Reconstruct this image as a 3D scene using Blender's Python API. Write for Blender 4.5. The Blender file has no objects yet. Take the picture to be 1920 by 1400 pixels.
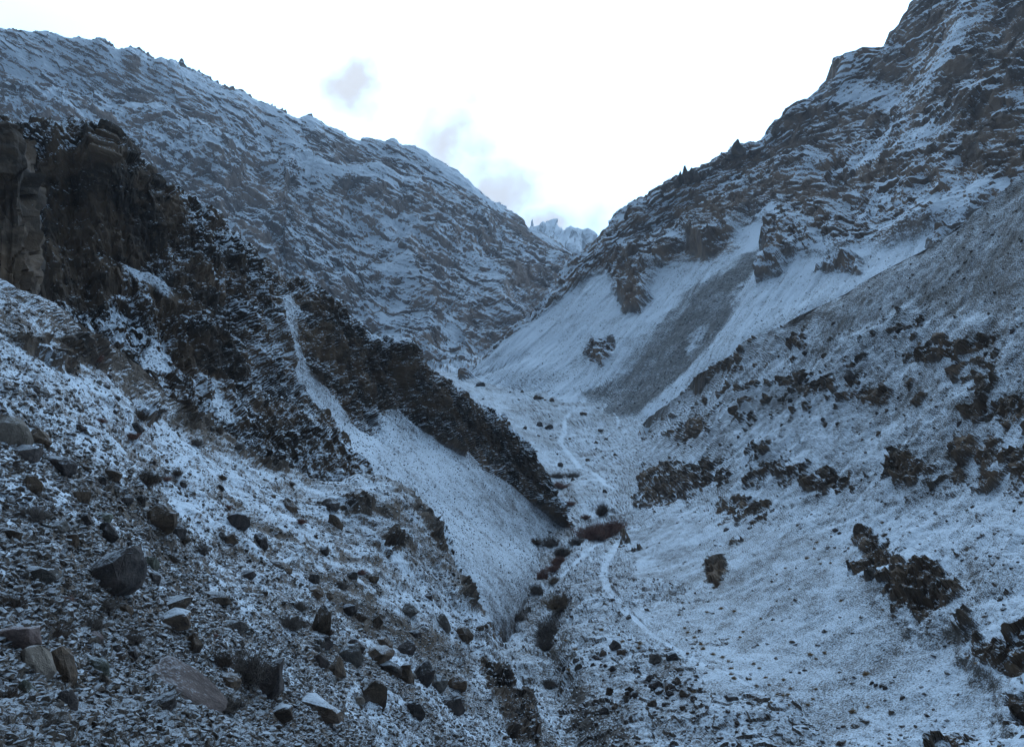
import bpy, bmesh, math, random, time
import numpy as np
from mathutils import Vector, Matrix, Euler

T_START = time.time()
SC = bpy.context.scene
COL = SC.collection
R = math.radians

# ------------------------------------------------------------------ camera
F_PX = 1707.0                      # 32 mm lens on a 36 mm frame, in pixels of a 1920-wide picture
cam_d = bpy.data.cameras.new('camera')
cam_d.lens = 32.0; cam_d.sensor_width = 36.0; cam_d.sensor_fit = 'HORIZONTAL'
cam_d.clip_start = 0.5; cam_d.clip_end = 60000.0
cam = bpy.data.objects.new('camera', cam_d); COL.objects.link(cam)
cam.location = (0, 0, 0); cam.rotation_euler = (R(90), 0, 0)
SC.camera = cam
SC.render.resolution_x = 1024; SC.render.resolution_y = 746

# ------------------------------------------------------------------ sky and sun
SUN_EL, SUN_AZ = R(26), R(12)      # azimuth from +Y towards +X: the sun stands behind the head of the valley
world = bpy.data.worlds.new('World'); SC.world = world; world.use_nodes = True
wn, wl = world.node_tree.nodes, world.node_tree.links
wn.clear()
def wnode(t, **kw):
    n = wn.new(t)
    for k, v in kw.items(): setattr(n, k, v)
    return n
sky = wnode('ShaderNodeTexSky', sky_type='NISHITA')
sky.sun_disc = False; sky.sun_elevation = SUN_EL; sky.sun_rotation = SUN_AZ
sky.altitude = 3200; sky.air_density = 1.0; sky.dust_density = 2.0; sky.ozone_density = 1.4
tc = wnode('ShaderNodeTexCoord')
# thin broken cloud over the whole sky, thickest and brightest where it lies before the sun
nz1 = wnode('ShaderNodeTexNoise'); nz1.inputs['Scale'].default_value = 2.6; nz1.inputs['Detail'].default_value = 6; nz1.inputs['Roughness'].default_value = .55
mp = wnode('ShaderNodeMapping'); mp.inputs['Scale'].default_value = (1, 1, 1.9)
wl.new(tc.outputs['Generated'], mp.inputs['Vector']); wl.new(mp.outputs[0], nz1.inputs['Vector'])
cr = wnode('ShaderNodeMapRange', interpolation_type='SMOOTHSTEP'); cr.inputs[1].default_value = .30; cr.inputs[2].default_value = .66; cr.inputs[3].default_value = .74; cr.inputs[4].default_value = .92
wl.new(nz1.outputs['Fac'], cr.inputs[0])
# cloud light: a pale veil that scatters the sun forward
sund = wnode('ShaderNodeVectorMath', operation='DOT_PRODUCT')
sund.inputs[1].default_value = (math.sin(SUN_AZ) * math.cos(SUN_EL), math.cos(SUN_AZ) * math.cos(SUN_EL), math.sin(SUN_EL))
wl.new(tc.outputs['Generated'], sund.inputs[0])
fwd = wnode('ShaderNodeMapRange', interpolation_type='SMOOTHSTEP'); fwd.inputs[1].default_value = .30; fwd.inputs[2].default_value = .96; fwd.inputs[3].default_value = 2.2; fwd.inputs[4].default_value = 54.0
wl.new(sund.outputs['Value'], fwd.inputs[0])
ccol = wnode('ShaderNodeVectorMath', operation='SCALE'); ccol.inputs[0].default_value = (.475, .72, 1.0)
wl.new(fwd.outputs[0], ccol.inputs['Scale'])
mixw = wnode('ShaderNodeMix', data_type='RGBA'); mixw.clamp_factor = True
wl.new(cr.outputs[0], mixw.inputs[0]); wl.new(sky.outputs[0], mixw.inputs[6]); wl.new(ccol.outputs[0], mixw.inputs[7])
# four small grey cloud puffs low over the head of the valley
def puff(px, py, wx, wy, seed):
    d = Vector(((px - 960) / F_PX, 1, (700 - py) / F_PX)).normalized()
    dif = wnode('ShaderNodeVectorMath', operation='SUBTRACT'); dif.inputs[1].default_value = d
    nn = wnode('ShaderNodeTexNoise'); nn.inputs['Scale'].default_value = 26; nn.inputs['Detail'].default_value = 5
    ofs = wnode('ShaderNodeVectorMath', operation='ADD'); ofs.inputs[1].default_value = (seed, seed * 2, 0)
    wl.new(tc.outputs['Generated'], ofs.inputs[0]); wl.new(ofs.outputs[0], nn.inputs['Vector'])
    wl.new(tc.outputs['Generated'], dif.inputs[0])
    sc = wnode('ShaderNodeVectorMath', operation='MULTIPLY'); sc.inputs[1].default_value = (F_PX / wx, 1.0, F_PX / wy)
    wl.new(dif.outputs[0], sc.inputs[0])
    ln = wnode('ShaderNodeVectorMath', operation='LENGTH'); wl.new(sc.outputs[0], ln.inputs[0])
    ad = wnode('ShaderNodeMath', operation='MULTIPLY_ADD'); ad.inputs[1].default_value = 2.2; ad.inputs[2].default_value = -1.1
    wl.new(nn.outputs['Fac'], ad.inputs[0])
    su = wnode('ShaderNodeMath', operation='ADD'); wl.new(ln.outputs['Value'], su.inputs[0]); wl.new(ad.outputs[0], su.inputs[1])
    mr = wnode('ShaderNodeMapRange', interpolation_type='SMOOTHSTEP'); mr.inputs[1].default_value = 1.3; mr.inputs[2].default_value = .1
    mr.inputs[3].default_value = 0; mr.inputs[4].default_value = 1
    wl.new(su.outputs[0], mr.inputs[0])
    return mr.outputs[0]
acc = None
for i, a in enumerate([(664, 158, 70, 60, 1.3), (848, 272, 86, 84, 5.1), (925, 362, 100, 70, 9.7), (1045, 414, 96, 34, 3.9)]):
    o = puff(*a)
    if acc is None: acc = o
    else:
        m = wnode('ShaderNodeMath', operation='MAXIMUM'); wl.new(acc, m.inputs[0]); wl.new(o, m.inputs[1]); acc = m.outputs[0]
pf = wnode('ShaderNodeMath', operation='MULTIPLY'); pf.inputs[1].default_value = 1.0; wl.new(acc, pf.inputs[0])
mix2 = wnode('ShaderNodeMix', data_type='RGBA'); mix2.inputs[7].default_value = (12.9, 13.3, 14.0, 1)
wl.new(pf.outputs[0], mix2.inputs[0]); wl.new(mixw.outputs[2], mix2.inputs[6])
bg = wnode('ShaderNodeBackground'); bg.inputs['Strength'].default_value = .10
wout = wnode('ShaderNodeOutputWorld')
wl.new(mix2.outputs[2], bg.inputs['Color']); wl.new(bg.outputs[0], wout.inputs['Surface'])

sun_d = bpy.data.lights.new('sun', 'SUN'); sun_d.energy = .3; sun_d.angle = R(30); sun_d.color = (1, .98, .95)
sun = bpy.data.objects.new('sun', sun_d); COL.objects.link(sun)
sun.rotation_euler = Vector((-math.sin(SUN_AZ) * math.cos(SUN_EL), -math.cos(SUN_AZ) * math.cos(SUN_EL), -math.sin(SUN_EL))).to_track_quat('-Z', 'Y').to_euler()
vs = SC.view_settings
vs.view_transform = 'Standard'; vs.look = 'None'; vs.gamma = 1.0; vs.exposure = -0.56
try: vs.use_curve_mapping = False
except Exception: pass
SC.cycles.max_bounces = 5; SC.cycles.diffuse_bounces = 2; SC.cycles.volume_bounces = 1

# ------------------------------------------------------------------ noise
rng = np.random.default_rng(7)
TAB = rng.uniform(-1, 1, (64, 64, 64)).astype(np.float32)
TABF = TAB.ravel()
def vnoise(x, y, z):
    xi = np.floor(x); yi = np.floor(y); zi = np.floor(z)
    fx = (x - xi).astype(np.float32); fy = (y - yi).astype(np.float32); fz = (z - zi).astype(np.float32)
    fx = fx * fx * (3 - 2 * fx); fy = fy * fy * (3 - 2 * fy); fz = fz * fz * (3 - 2 * fz)
    xi = xi.astype(np.int32); yi = yi.astype(np.int32); zi = zi.astype(np.int32)
    x0 = (xi & 63) << 12; x1 = ((xi + 1) & 63) << 12
    y0 = (yi & 63) << 6; y1 = ((yi + 1) & 63) << 6
    z0 = zi & 63; z1 = (zi + 1) & 63
    def L(a, b, t): return a + (b - a) * t
    c00 = L(TABF[x0 + y0 + z0], TABF[x1 + y0 + z0], fx); c10 = L(TABF[x0 + y1 + z0], TABF[x1 + y1 + z0], fx)
    c01 = L(TABF[x0 + y0 + z1], TABF[x1 + y0 + z1], fx); c11 = L(TABF[x0 + y1 + z1], TABF[x1 + y1 + z1], fx)
    return L(L(c00, c10, fy), L(c01, c11, fy), fz)
RX = np.array([[.36, .48, -.8], [-.8, .6, 0], [.48, .64, .6]])
def fbm(p, scale, octs=4, gain=.5, ridged=False, off=0.0):
    """p: (...,3); scale: size of the largest lumps in metres"""
    q = p.reshape(-1, 3) / scale + off + 13.7
    amp, tot, s = 1.0, 0.0, np.zeros(len(q), np.float32)
    for k in range(octs):
        n = vnoise(q[:, 0], q[:, 1], q[:, 2])
        if ridged: n = 1 - 2 * np.abs(n)
        s += amp * n; tot += amp; amp *= gain
        q = q @ RX.T * 2.03 + 7.1
    return (s / tot * 1.6).reshape(p.shape[:-1])
def h2(i, j, s):
    v = np.sin(i * 127.1 + j * 311.7 + s * 74.7) * 43758.5453
    return (v - np.floor(v)).astype(np.float32)
def chunks(a, b, tilt=.8):
    """jittered cells, each a flat tilted facet: broken rock. Returns (facet height, distance to the crack)"""
    ai, bi = np.floor(a), np.floor(b)
    d1 = np.full(a.shape, 9.0, np.float32); d2 = d1.copy(); hh = np.zeros(a.shape, np.float32)
    for da in (-1, 0, 1):
        for db in (-1, 0, 1):
            ci, cj = ai + da, bi + db
            ox = ci + h2(ci, cj, 1) - a; oy = cj + h2(ci, cj, 2) - b
            d = (ox * ox + oy * oy).astype(np.float32)
            h = h2(ci, cj, 3) * 2 - 1 - tilt * ((h2(ci, cj, 4) - .5) * ox + (h2(ci, cj, 5) - .5) * oy).astype(np.float32) * 2
            near = d < d1
            d2 = np.where(near, d1, np.minimum(d2, d)); hh = np.where(near, h, hh); d1 = np.where(near, d, d1)
    return hh, np.sqrt(d2) - np.sqrt(d1)
def sstep(a, b, x):
    t = np.clip((x - a) / (b - a), 0, 1); return t * t * (3 - 2 * t)

# ------------------------------------------------------------------ surveyed points and patches of terrain
def pt(px, py, Y):
    """a surveyed point: sight line towards (px, py) of a 1920 x 1400 picture, Y metres up the valley"""
    return ((px - 960.0) / F_PX * Y, Y, (700.0 - py) / F_PX * Y)
def hermite(t, P, ts):
    """cubic through P at parameters t, sampled at ts"""
    t = np.asarray(t, float); P = np.asarray(P, float)
    h = np.diff(t).reshape((-1,) + (1,) * (P.ndim - 1)); dl = np.diff(P, axis=0) / h
    m = np.zeros_like(P); m[0] = dl[0]; m[-1] = dl[-1]
    if len(t) > 2:                                          # no overshoot: weighted harmonic slopes
        w1, w2 = 2 * h[1:] + h[:-1], h[1:] + 2 * h[:-1]
        with np.errstate(divide='ignore', invalid='ignore'):
            hm = (w1 + w2) / (w1 / dl[:-1] + w2 / dl[1:])
        m[1:-1] = np.where(dl[:-1] * dl[1:] > 0, hm, 0)
    k = np.clip(np.searchsorted(t, ts, side='right') - 1, 0, len(t) - 2)
    h = (t[k + 1] - t[k]); s = (ts - t[k]) / h
    sh = (-1,) + (1,) * (P.ndim - 1)
    s = s.reshape(sh); h = h.reshape(sh)
    return ((1 + 2 * s) * (1 - s) ** 2 * P[k] + s * (1 - s) ** 2 * h * m[k] + s * s * (3 - 2 * s) * P[k + 1] + s * s * (s - 1) * h * m[k + 1])
class Patch:
    def __init__(self, name, rows, nu, nv, back=(), tail=(), left=None, right=None):
        """rows: polylines of (px, py, Y[, u]), first row = crest. back: (dY, dZ, pixels) rows added behind the crest; tail: the same beyond the foot"""
        self.name = name
        us = np.linspace(0, 1, nu)
        W, PX = [], []
        for row in rows:
            a = np.array([r[:3] for r in row], float)
            ch = np.concatenate([[0], np.cumsum(np.hypot(np.diff(a[:, 0]), np.diff(a[:, 1])) + .15 * np.abs(np.diff(a[:, 2])))])
            ki = [i for i, r in enumerate(row) if len(r) > 3]; kv = [row[i][3] for i in ki]
            if not ki or ki[0] != 0: ki, kv = [0] + ki, [0.] + kv
            if ki[-1] != len(row) - 1: ki, kv = ki + [len(row) - 1], kv + [1.]
            u = np.interp(ch, ch[ki], kv)
            lg = hermite(u, np.column_stack([a[:, :2], np.log(a[:, 2])]), us)
            PX.append(lg[:, :2]); Y = np.exp(lg[:, 2])
            W.append(np.column_stack([(lg[:, 0] - 960) / F_PX * Y, Y, (700 - lg[:, 1]) / F_PX * Y]))
        gaps = [max(6., float(np.mean(np.hypot(*(PX[i + 1] - PX[i]).T)))) for i in range(len(PX) - 1)]
        for (dy, dz, g) in back:
            W.insert(0, W[0] + np.array([0, dy, dz])); gaps.insert(0, g)
        for (dy, dz, g) in tail:
            W.append(W[-1] + np.array([0, dy, dz])); gaps.append(g)
        v = np.concatenate([[0], np.cumsum(gaps)])
        self.vrows = v / v[-1]; self.nback = len(back)
        vsamp = np.linspace(0, v[-1], nv)
        self.P = hermite(v, np.array(W), vsamp)              # nv, nu, 3
        for side, sk in ((0, left), (1, right)):             # the flank that turns away at the side of a patch
            if sk is None: continue
            e = self.P[:, :1] if side == 0 else self.P[:, -1:]
            t = np.linspace(0, 1, 13)[1:]
            ex = e + np.array(sk)[None, None] * (t[None, :, None] ** np.array([1.0, 1.0, 1.5]))
            self.P = np.concatenate([ex[:, ::-1], self.P], 1) if side == 0 else np.concatenate([self.P, ex], 1)
            ext = us[0] - t[::-1] * .01 if side == 0 else us[-1] + t * .01
            us = np.concatenate([ext, us]) if side == 0 else np.concatenate([us, ext])
        nu = self.P.shape[1]
        self.nu, self.nv = nu, nv
        self.V = (vsamp / v[-1])[:, None] * np.ones(nu)[None]; self.U = np.ones(nv)[:, None] * us[None]
        du = np.gradient(self.P, axis=1); dv = np.gradient(self.P, axis=0)
        n = np.cross(du, dv); n /= np.linalg.norm(n, axis=2, keepdims=True) + 1e-9
        if n[..., 2].mean() < 0: n = -n
        self.N = n
        # metric coordinates along the surface
        lu = np.linalg.norm(du, axis=2).mean(0); lv = np.linalg.norm(dv, axis=2).mean(1)
        self.S = np.ones(nv)[:, None] * np.cumsum(lu)[None]; self.T = np.cumsum(lv)[:, None] * np.ones(nu)[None]
        self.I, self.J = np.meshgrid(np.arange(nu, dtype=np.float32), np.arange(nv, dtype=np.float32))
        y = np.maximum(self.P[..., 1], .1)
        self.px = self.P[..., 0] / y * F_PX + 960; self.py = 700 - self.P[..., 2] / y * F_PX
        vis = np.ones((nv, nu), bool); vis[self.V < self.vrows[self.nback] - 1e-6] = False
        self.vis = vis
        self.snow = np.zeros((nv, nu), np.float32); self.rock = np.zeros((nv, nu), np.float32); self.tone = np.zeros((nv, nu), np.float32)
        self.D = np.zeros((nv, nu), np.float32); self.trail = np.zeros((nv, nu), np.float32)
    def locate(self, px, py):
        d = (self.px - px) ** 2 + (self.py - py) ** 2
        d = np.where(self.vis, d, 1e12)
        j, i = np.unravel_index(np.argmin(d), d.shape)
        return i, j
    def world(self, px, py):
        i, j = self.locate(px, py); return self.P[j, i]
    def warp(self, scale, amp):
        """ragged boundary: the patch's own grid coordinates shifted by noise"""
        key = (scale, amp)
        if getattr(self, '_wk', None) != key:
            self._wk = key
            self._w = (self.I + amp * fbm(self.P, scale, 4, .6, off=3.3), self.J + amp * fbm(self.P, scale, 4, .6, off=41.9))
        return self._w
    def poly(self, pts, scale=None, amp=6, feather=3.0):
        """1 inside the surveyed outline (given as sight lines), in the patch's own surface coordinates"""
        q = np.array([self.locate(*p) for p in pts], float)
        I, J = self.warp(scale, amp) if scale else (self.I, self.J)
        m = amp * 2.2 + feather
        sel = (I > q[:, 0].min() - m) & (I < q[:, 0].max() + m) & (J > q[:, 1].min() - m) & (J < q[:, 1].max() + m)
        out = np.zeros(I.shape, np.float32)
        x, y = I[sel], J[sel]
        if x.size == 0: return out
        ins = np.zeros(x.shape, bool); dd = np.full(x.shape, 1e9)
        for k in range(len(q)):
            (x1, y1), (x2, y2) = q[k], q[(k + 1) % len(q)]
            c = ((y1 > y) != (y2 > y)); 
            with np.errstate(divide='ignore', invalid='ignore'):
                ins ^= c & (x < (x2 - x1) * (y - y1) / ((y2 - y1) if y2 != y1 else 1e-9) + x1)
            ex, ey = x2 - x1, y2 - y1; L2 = ex * ex + ey * ey + 1e-9
            t = np.clip(((x - x1) * ex + (y - y1) * ey) / L2, 0, 1)
            dd = np.minimum(dd, np.hypot(x - x1 - t * ex, y - y1 - t * ey))
        sd = np.where(ins, dd, -dd)
        out[sel] = sstep(-feather, feather, sd)
        return out
    def path(self, pts, width):
        """1 on a surveyed line of the given width in metres"""
        Q = np.array([self.world(*p) for p in pts])
        lo, hi = Q.min(0) - width * 3, Q.max(0) + width * 3
        sel = np.all((self.P > lo) & (self.P < hi), axis=2)
        out = np.zeros(self.I.shape, np.float32); p = self.P[sel]; dd = np.full(len(p), 1e9)
        for a, b in zip(Q[:-1], Q[1:]):
            e = b - a; t = np.clip(((p - a) @ e) / (e @ e + 1e-9), 0, 1)
            dd = np.minimum(dd, np.linalg.norm(p - a - t[:, None] * e, axis=1))
        out[sel] = 1 - sstep(width * .35, width * .75, dd)
        return out
    def build(self, mat, stone, smooth=False):
        # drifts and bare patches between the stones, and the rock's own colour
        k = self.k_noise if hasattr(self, 'k_noise') else 1.0
        self.snow = self.snow + k * (.26 * fbm(self.P, stone * 7, 4, .6, off=17) + .12 * fbm(self.P, stone * 40, 3, off=19))
        self.vein = fbm(self.P, stone * 10, 5, .62, off=23)
        self.G = self.P + self.N * self.D[..., None]
        nu, nv = self.nu, self.nv
        me = bpy.data.meshes.new(self.name)
        me.vertices.add(nu * nv); me.vertices.foreach_set('co', self.G.astype(np.float32).ravel())
        j, i = np.meshgrid(np.arange(nv - 1), np.arange(nu - 1), indexing='ij')
        a = (j * nu + i).ravel(); quads = np.column_stack([a, a + nu, a + nu + 1, a + 1]).astype(np.int32)
        nq = len(quads)
        me.loops.add(nq * 4); me.loops.foreach_set('vertex_index', quads.ravel())
        me.polygons.add(nq); me.polygons.foreach_set('loop_start', np.arange(0, nq * 4, 4, dtype=np.int32))
        me.update(calc_edges=True)
        me.polygons.foreach_set('use_smooth', np.full(nq, smooth, bool))
        for nm in ('snow', 'rock', 'tone', 'vein'):
            at = me.attributes.new(nm, 'FLOAT', 'POINT'); at.data.foreach_set('value', getattr(self, nm).astype(np.float32).ravel())
        me.validate(); me.materials.append(mat)
        # faces must look outward (up)
        o = bpy.data.objects.new(self.name, me); COL.objects.link(o); o['kind'] = 'structure'
        self.obj = o
        return o
PATCHES = {}
# ------------------------------------------------------------------ materials
def new_mat(name):
    m = bpy.data.materials.new(name); m.use_nodes = True
    nt = m.node_tree; nt.nodes.clear()
    return m, nt.nodes, nt.links
def nd(N, t, **kw):
    n = N.new(t)
    for k, v in kw.items():
        if k.startswith('i_'): n.inputs[int(k[2:])].default_value = v
        else: setattr(n, k, v)
    return n
def mth(N, L, op, a, b=None, c=None, clamp=False):
    n = N.new('ShaderNodeMath'); n.operation = op; n.use_clamp = clamp
    for k, v in enumerate((a, b, c)):
        if v is None: continue
        if isinstance(v, (int, float)): n.inputs[k].default_value = v
        else: L.new(v, n.inputs[k])
    return n.outputs[0]
def mixc(N, L, f, a, b):
    n = N.new('ShaderNodeMix'); n.data_type = 'RGBA'; n.clamp_factor = True
    if isinstance(f, (int, float)): n.inputs[0].default_value = f
    else: L.new(f, n.inputs[0])
    for k, v in ((6, a), (7, b)):
        if isinstance(v, tuple): n.inputs[k].default_value = (*v, 1)
        else: L.new(v, n.inputs[k])
    return n.outputs[2]
def noise(N, L, vec, scale, detail=4, rough=.55, dist=0.0):
    n = N.new('ShaderNodeTexNoise'); n.inputs['Scale'].default_value = scale; n.inputs['Detail'].default_value = detail
    n.inputs['Roughness'].default_value = rough; n.inputs['Distortion'].default_value = dist
    L.new(vec, n.inputs['Vector']); return n.outputs['Fac']
def mrange(N, L, v, a, b, c=0.0, d=1.0, smooth=True):
    n = N.new('ShaderNodeMapRange'); n.interpolation_type = 'SMOOTHSTEP' if smooth else 'LINEAR'
    n.inputs[1].default_value = a; n.inputs[2].default_value = b; n.inputs[3].default_value = c; n.inputs[4].default_value = d
    L.new(v, n.inputs[0]); return n.outputs[0]
SNOW = (.72, .77, .84)
def terrain_mat(name, stone, k_noise=1.1, k_up=1.6, up0=.74, edge=.16, soft=.42, rock_a=(.060, .050, .045), rock_b=(.125, .098, .082), rock_c=(.16, .15, .145), soil=(.115, .098, .088), snow=SNOW, bump=.5, stretch=(1, 1, 1), bed=None):
    """rock, scree and thin snow; stone = size in metres of the stones that break through the snow"""
    m, N, L = new_mat(name)
    tc = nd(N, 'ShaderNodeTexCoord'); mp = nd(N, 'ShaderNodeMapping'); mp.inputs['Scale'].default_value = stretch
    L.new(tc.outputs['Object'], mp.inputs['Vector']); P = mp.outputs[0]
    geo = nd(N, 'ShaderNodeNewGeometry'); sx = nd(N, 'ShaderNodeSeparateXYZ'); L.new(geo.outputs['Normal'], sx.inputs[0]); up = sx.outputs['Z']
    a_s = nd(N, 'ShaderNodeAttribute', attribute_name='snow').outputs['Fac']
    a_r = nd(N, 'ShaderNodeAttribute', attribute_name='rock').outputs['Fac']
    a_t = nd(N, 'ShaderNodeAttribute', attribute_name='tone').outputs['Fac']
    a_v = nd(N, 'ShaderNodeAttribute', attribute_name='vein').outputs['Fac']
    nf = noise(N, L, P, 1 / stone, 3, .72)                 # single stones
    s = mth(N, L, 'MULTIPLY_ADD', mth(N, L, 'SUBTRACT', nf, .5), k_noise * 1.9, a_s)
    hgt = nf
    if bed:                                               # thin beds: normal, spacing, length / spacing, strength
        dt = nd(N, 'ShaderNodeVectorMath', operation='DOT_PRODUCT'); dt.inputs[1].default_value = Vector(bed[0]).normalized() / bed[1]; L.new(tc.outputs['Object'], dt.inputs[0])
        sp = nd(N, 'ShaderNodeSeparateXYZ'); L.new(tc.outputs['Object'], sp.inputs[0]); cb = nd(N, 'ShaderNodeCombineXYZ')
        L.new(mth(N, L, 'MULTIPLY', sp.outputs[0], 1 / (bed[1] * bed[2])), cb.inputs[0]); L.new(mth(N, L, 'MULTIPLY', sp.outputs[1], 1 / (bed[1] * bed[2])), cb.inputs[1])
        L.new(mth(N, L, 'MULTIPLY_ADD', a_v, bed[4] if len(bed) > 4 else .5, dt.outputs['Value']), cb.inputs[2])
        nb = noise(N, L, cb.outputs[0], 1.0, 3, .6)
        k = mth(N, L, 'MULTIPLY', mth(N, L, 'SUBTRACT', nb, .5), mth(N, L, 'MULTIPLY', a_r, bed[3] * 2))
        s = mth(N, L, 'ADD', s, k); hgt = mth(N, L, 'SUBTRACT', nf, k)
    s = mth(N, L, 'MULTIPLY_ADD', mth(N, L, 'SUBTRACT', up, up0), k_up, s)
    ee = mth(N, L, 'MULTIPLY_ADD', a_r, edge - soft, soft)      # thin snow lies patchily between fine stones, with clean edges on rock
    fac = mrange(N, L, mth(N, L, 'DIVIDE', s, ee), -1, 1)
    # rock
    r2 = noise(N, L, P, 1 / (stone * 2.2), 2, .6)
    rc = mixc(N, L, mrange(N, L, a_v, -.45, .5), rock_a, rock_b)
    rc = mixc(N, L, mrange(N, L, r2, .52, .75, 0, .55), rc, rock_c)
    sc = mixc(N, L, mrange(N, L, r2, .3, .7), tuple(c * .62 for c in soil), tuple(c * 1.45 for c in soil))
    gc = mixc(N, L, a_r, sc, rc)
    tn = nd(N, 'ShaderNodeMix', data_type='RGBA', blend_type='MULTIPLY'); tn.inputs[0].default_value = 1
    tv = mth(N, L, 'ADD', a_t, 1.0); cmb = nd(N, 'ShaderNodeCombineColor')
    for k in range(3): L.new(tv, cmb.inputs[k])
    L.new(gc, tn.inputs[6]); L.new(cmb.outputs[0], tn.inputs[7])
    col = mixc(N, L, fac, tn.outputs[2], snow)
    bs = nd(N, 'ShaderNodeBsdfPrincipled'); bs.inputs['Specular IOR Level'].default_value = .25
    L.new(col, bs.inputs['Base Color']); L.new(mrange(N, L, fac, 0, 1, .88, .75, False), bs.inputs['Roughness'])
    bp = nd(N, 'ShaderNodeBump'); bp.inputs['Strength'].default_value = bump; bp.inputs['Distance'].default_value = stone * .8
    L.new(hgt, bp.inputs['Height']); L.new(bp.outputs[0], bs.inputs['Normal'])
    out = nd(N, 'ShaderNodeOutputMaterial'); L.new(bs.outputs[0], out.inputs['Surface'])
    return m
# ------------------------------------------------------------------ far snow peak
D = Patch('snow_peak', [
    [(820, 470, 5200), (900, 462, 5200), (960, 450, 5200), (985, 441, 5200), (1008, 437, 5200), (1012, 432, 5200), (1020, 429, 5200), (1030, 428, 5200), (1036, 424, 5200), (1044, 427, 5200), (1048, 426, 5200), (1054, 427, 5200), (1057, 434, 5200), (1062, 438, 5200), (1066, 434, 5200), (1069, 444, 5200), (1076, 447, 5200), (1082, 441, 5200), (1087, 449, 5200), (1090, 454, 5200), (1095, 446, 5200), (1100, 455, 5200), (1107, 464, 5200), (1120, 478, 5200), (1160, 500, 5200), (1300, 540, 5200)],
    [(820, 500, 4900), (1000, 465, 4900), (1050, 455, 4900), (1100, 480, 4900), (1300, 560, 4900)],
    [(820, 560, 4500), (1000, 530, 4500), (1100, 540, 4500), (1300, 600, 4500)],
    [(820, 720, 3600), (1000, 720, 3600), (1100, 720, 3600), (1300, 720, 3600)]], 300, 90, back=[(700, -700, 12)])
# ------------------------------------------------------------------ left mountain, far side of the gorge
C = Patch('mountain_left', [
    [(-420, -60, 1250), (-200, 20, 1300), (-60, 52, 1330), (0, 60, 1350), (60, 63, 1365), (90, 66, 1370), (130, 70, 1380), (175, 84, 1390), (213, 91, 1400), (222, 88, 1400), (232, 92, 1405), (238, 100, 1405), (262, 108, 1410), (274, 104, 1410), (286, 108, 1420), (296, 118, 1420), (322, 128, 1430), (332, 122, 1430), (344, 130, 1440), (352, 130, 1440), (362, 142, 1450), (400, 160, 1470), (430, 175, 1480), (470, 190, 1500), (500, 203, 1520), (540, 222, 1540), (575, 242, 1560), (584, 246, 1560), (588, 238, 1560), (594, 236, 1565), (608, 244, 1570), (622, 254, 1580), (650, 260, 1590), (658, 268, 1590), (676, 276, 1600), (690, 281, 1600), (706, 277, 1600), (720, 280, 1605), (734, 281, 1605), (748, 276, 1610), (756, 286, 1610), (780, 290, 1620), (796, 293, 1620), (816, 308, 1630), (840, 326, 1640), (858, 336, 1640), (872, 352, 1650), (884, 366, 1650), (915, 385, 1660), (940, 402, 1665), (960, 416, 1670), (972, 424, 1670), (976, 432, 1675), (1000, 440, 1680), (1020, 450, 1690), (1044, 458, 1700), (1050, 466, 1700), (1060, 476, 1705), (1068, 484, 1710), (1090, 489, 1720), (1140, 505, 1730), (1250, 530, 1740)],
    [(-420, 120, 1130), (-150, 150, 1170), (0, 170, 1200), (150, 190, 1230), (300, 230, 1260), (450, 290, 1300), (520, 320, 1330), (590, 320, 1370), (660, 345, 1380), (720, 350, 1400), (820, 385, 1420), (900, 430, 1440), (960, 460, 1470), (1040, 505, 1500), (1100, 525, 1520), (1250, 560, 1540)],
    [(-420, 280, 980), (-150, 290, 1020), (0, 300, 1050), (150, 330, 1070), (300, 370, 1100), (450, 420, 1140), (540, 440, 1190), (600, 440, 1190), (680, 460, 1180), (760, 470, 1200), (850, 510, 1220), (920, 530, 1250), (980, 540, 1300), (1050, 560, 1340), (1100, 570, 1360), (1250, 600, 1380)],
    [(-420, 440, 840), (-150, 440, 880), (0, 450, 910), (150, 480, 930), (300, 510, 960), (450, 550, 1000), (540, 570, 1040), (620, 570, 1050), (700, 580, 1050), (780, 600, 1060), (850, 620, 1080), (920, 620, 1120), (980, 610, 1180), (1050, 610, 1220), (1100, 620, 1240), (1250, 650, 1260)],
    [(-420, 600, 700), (-150, 600, 740), (0, 610, 770), (150, 640, 800), (300, 660, 830), (450, 690, 870), (540, 700, 900), (650, 700, 930), (760, 710, 960), (850, 715, 980), (920, 710, 1010), (980, 700, 1060), (1050, 690, 1100), (1100, 690, 1120), (1250, 700, 1140)]],
    760, 380, back=[(500, -420, 10), (140, -70, 10)], tail=[(-150, -25, 20)])
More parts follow.
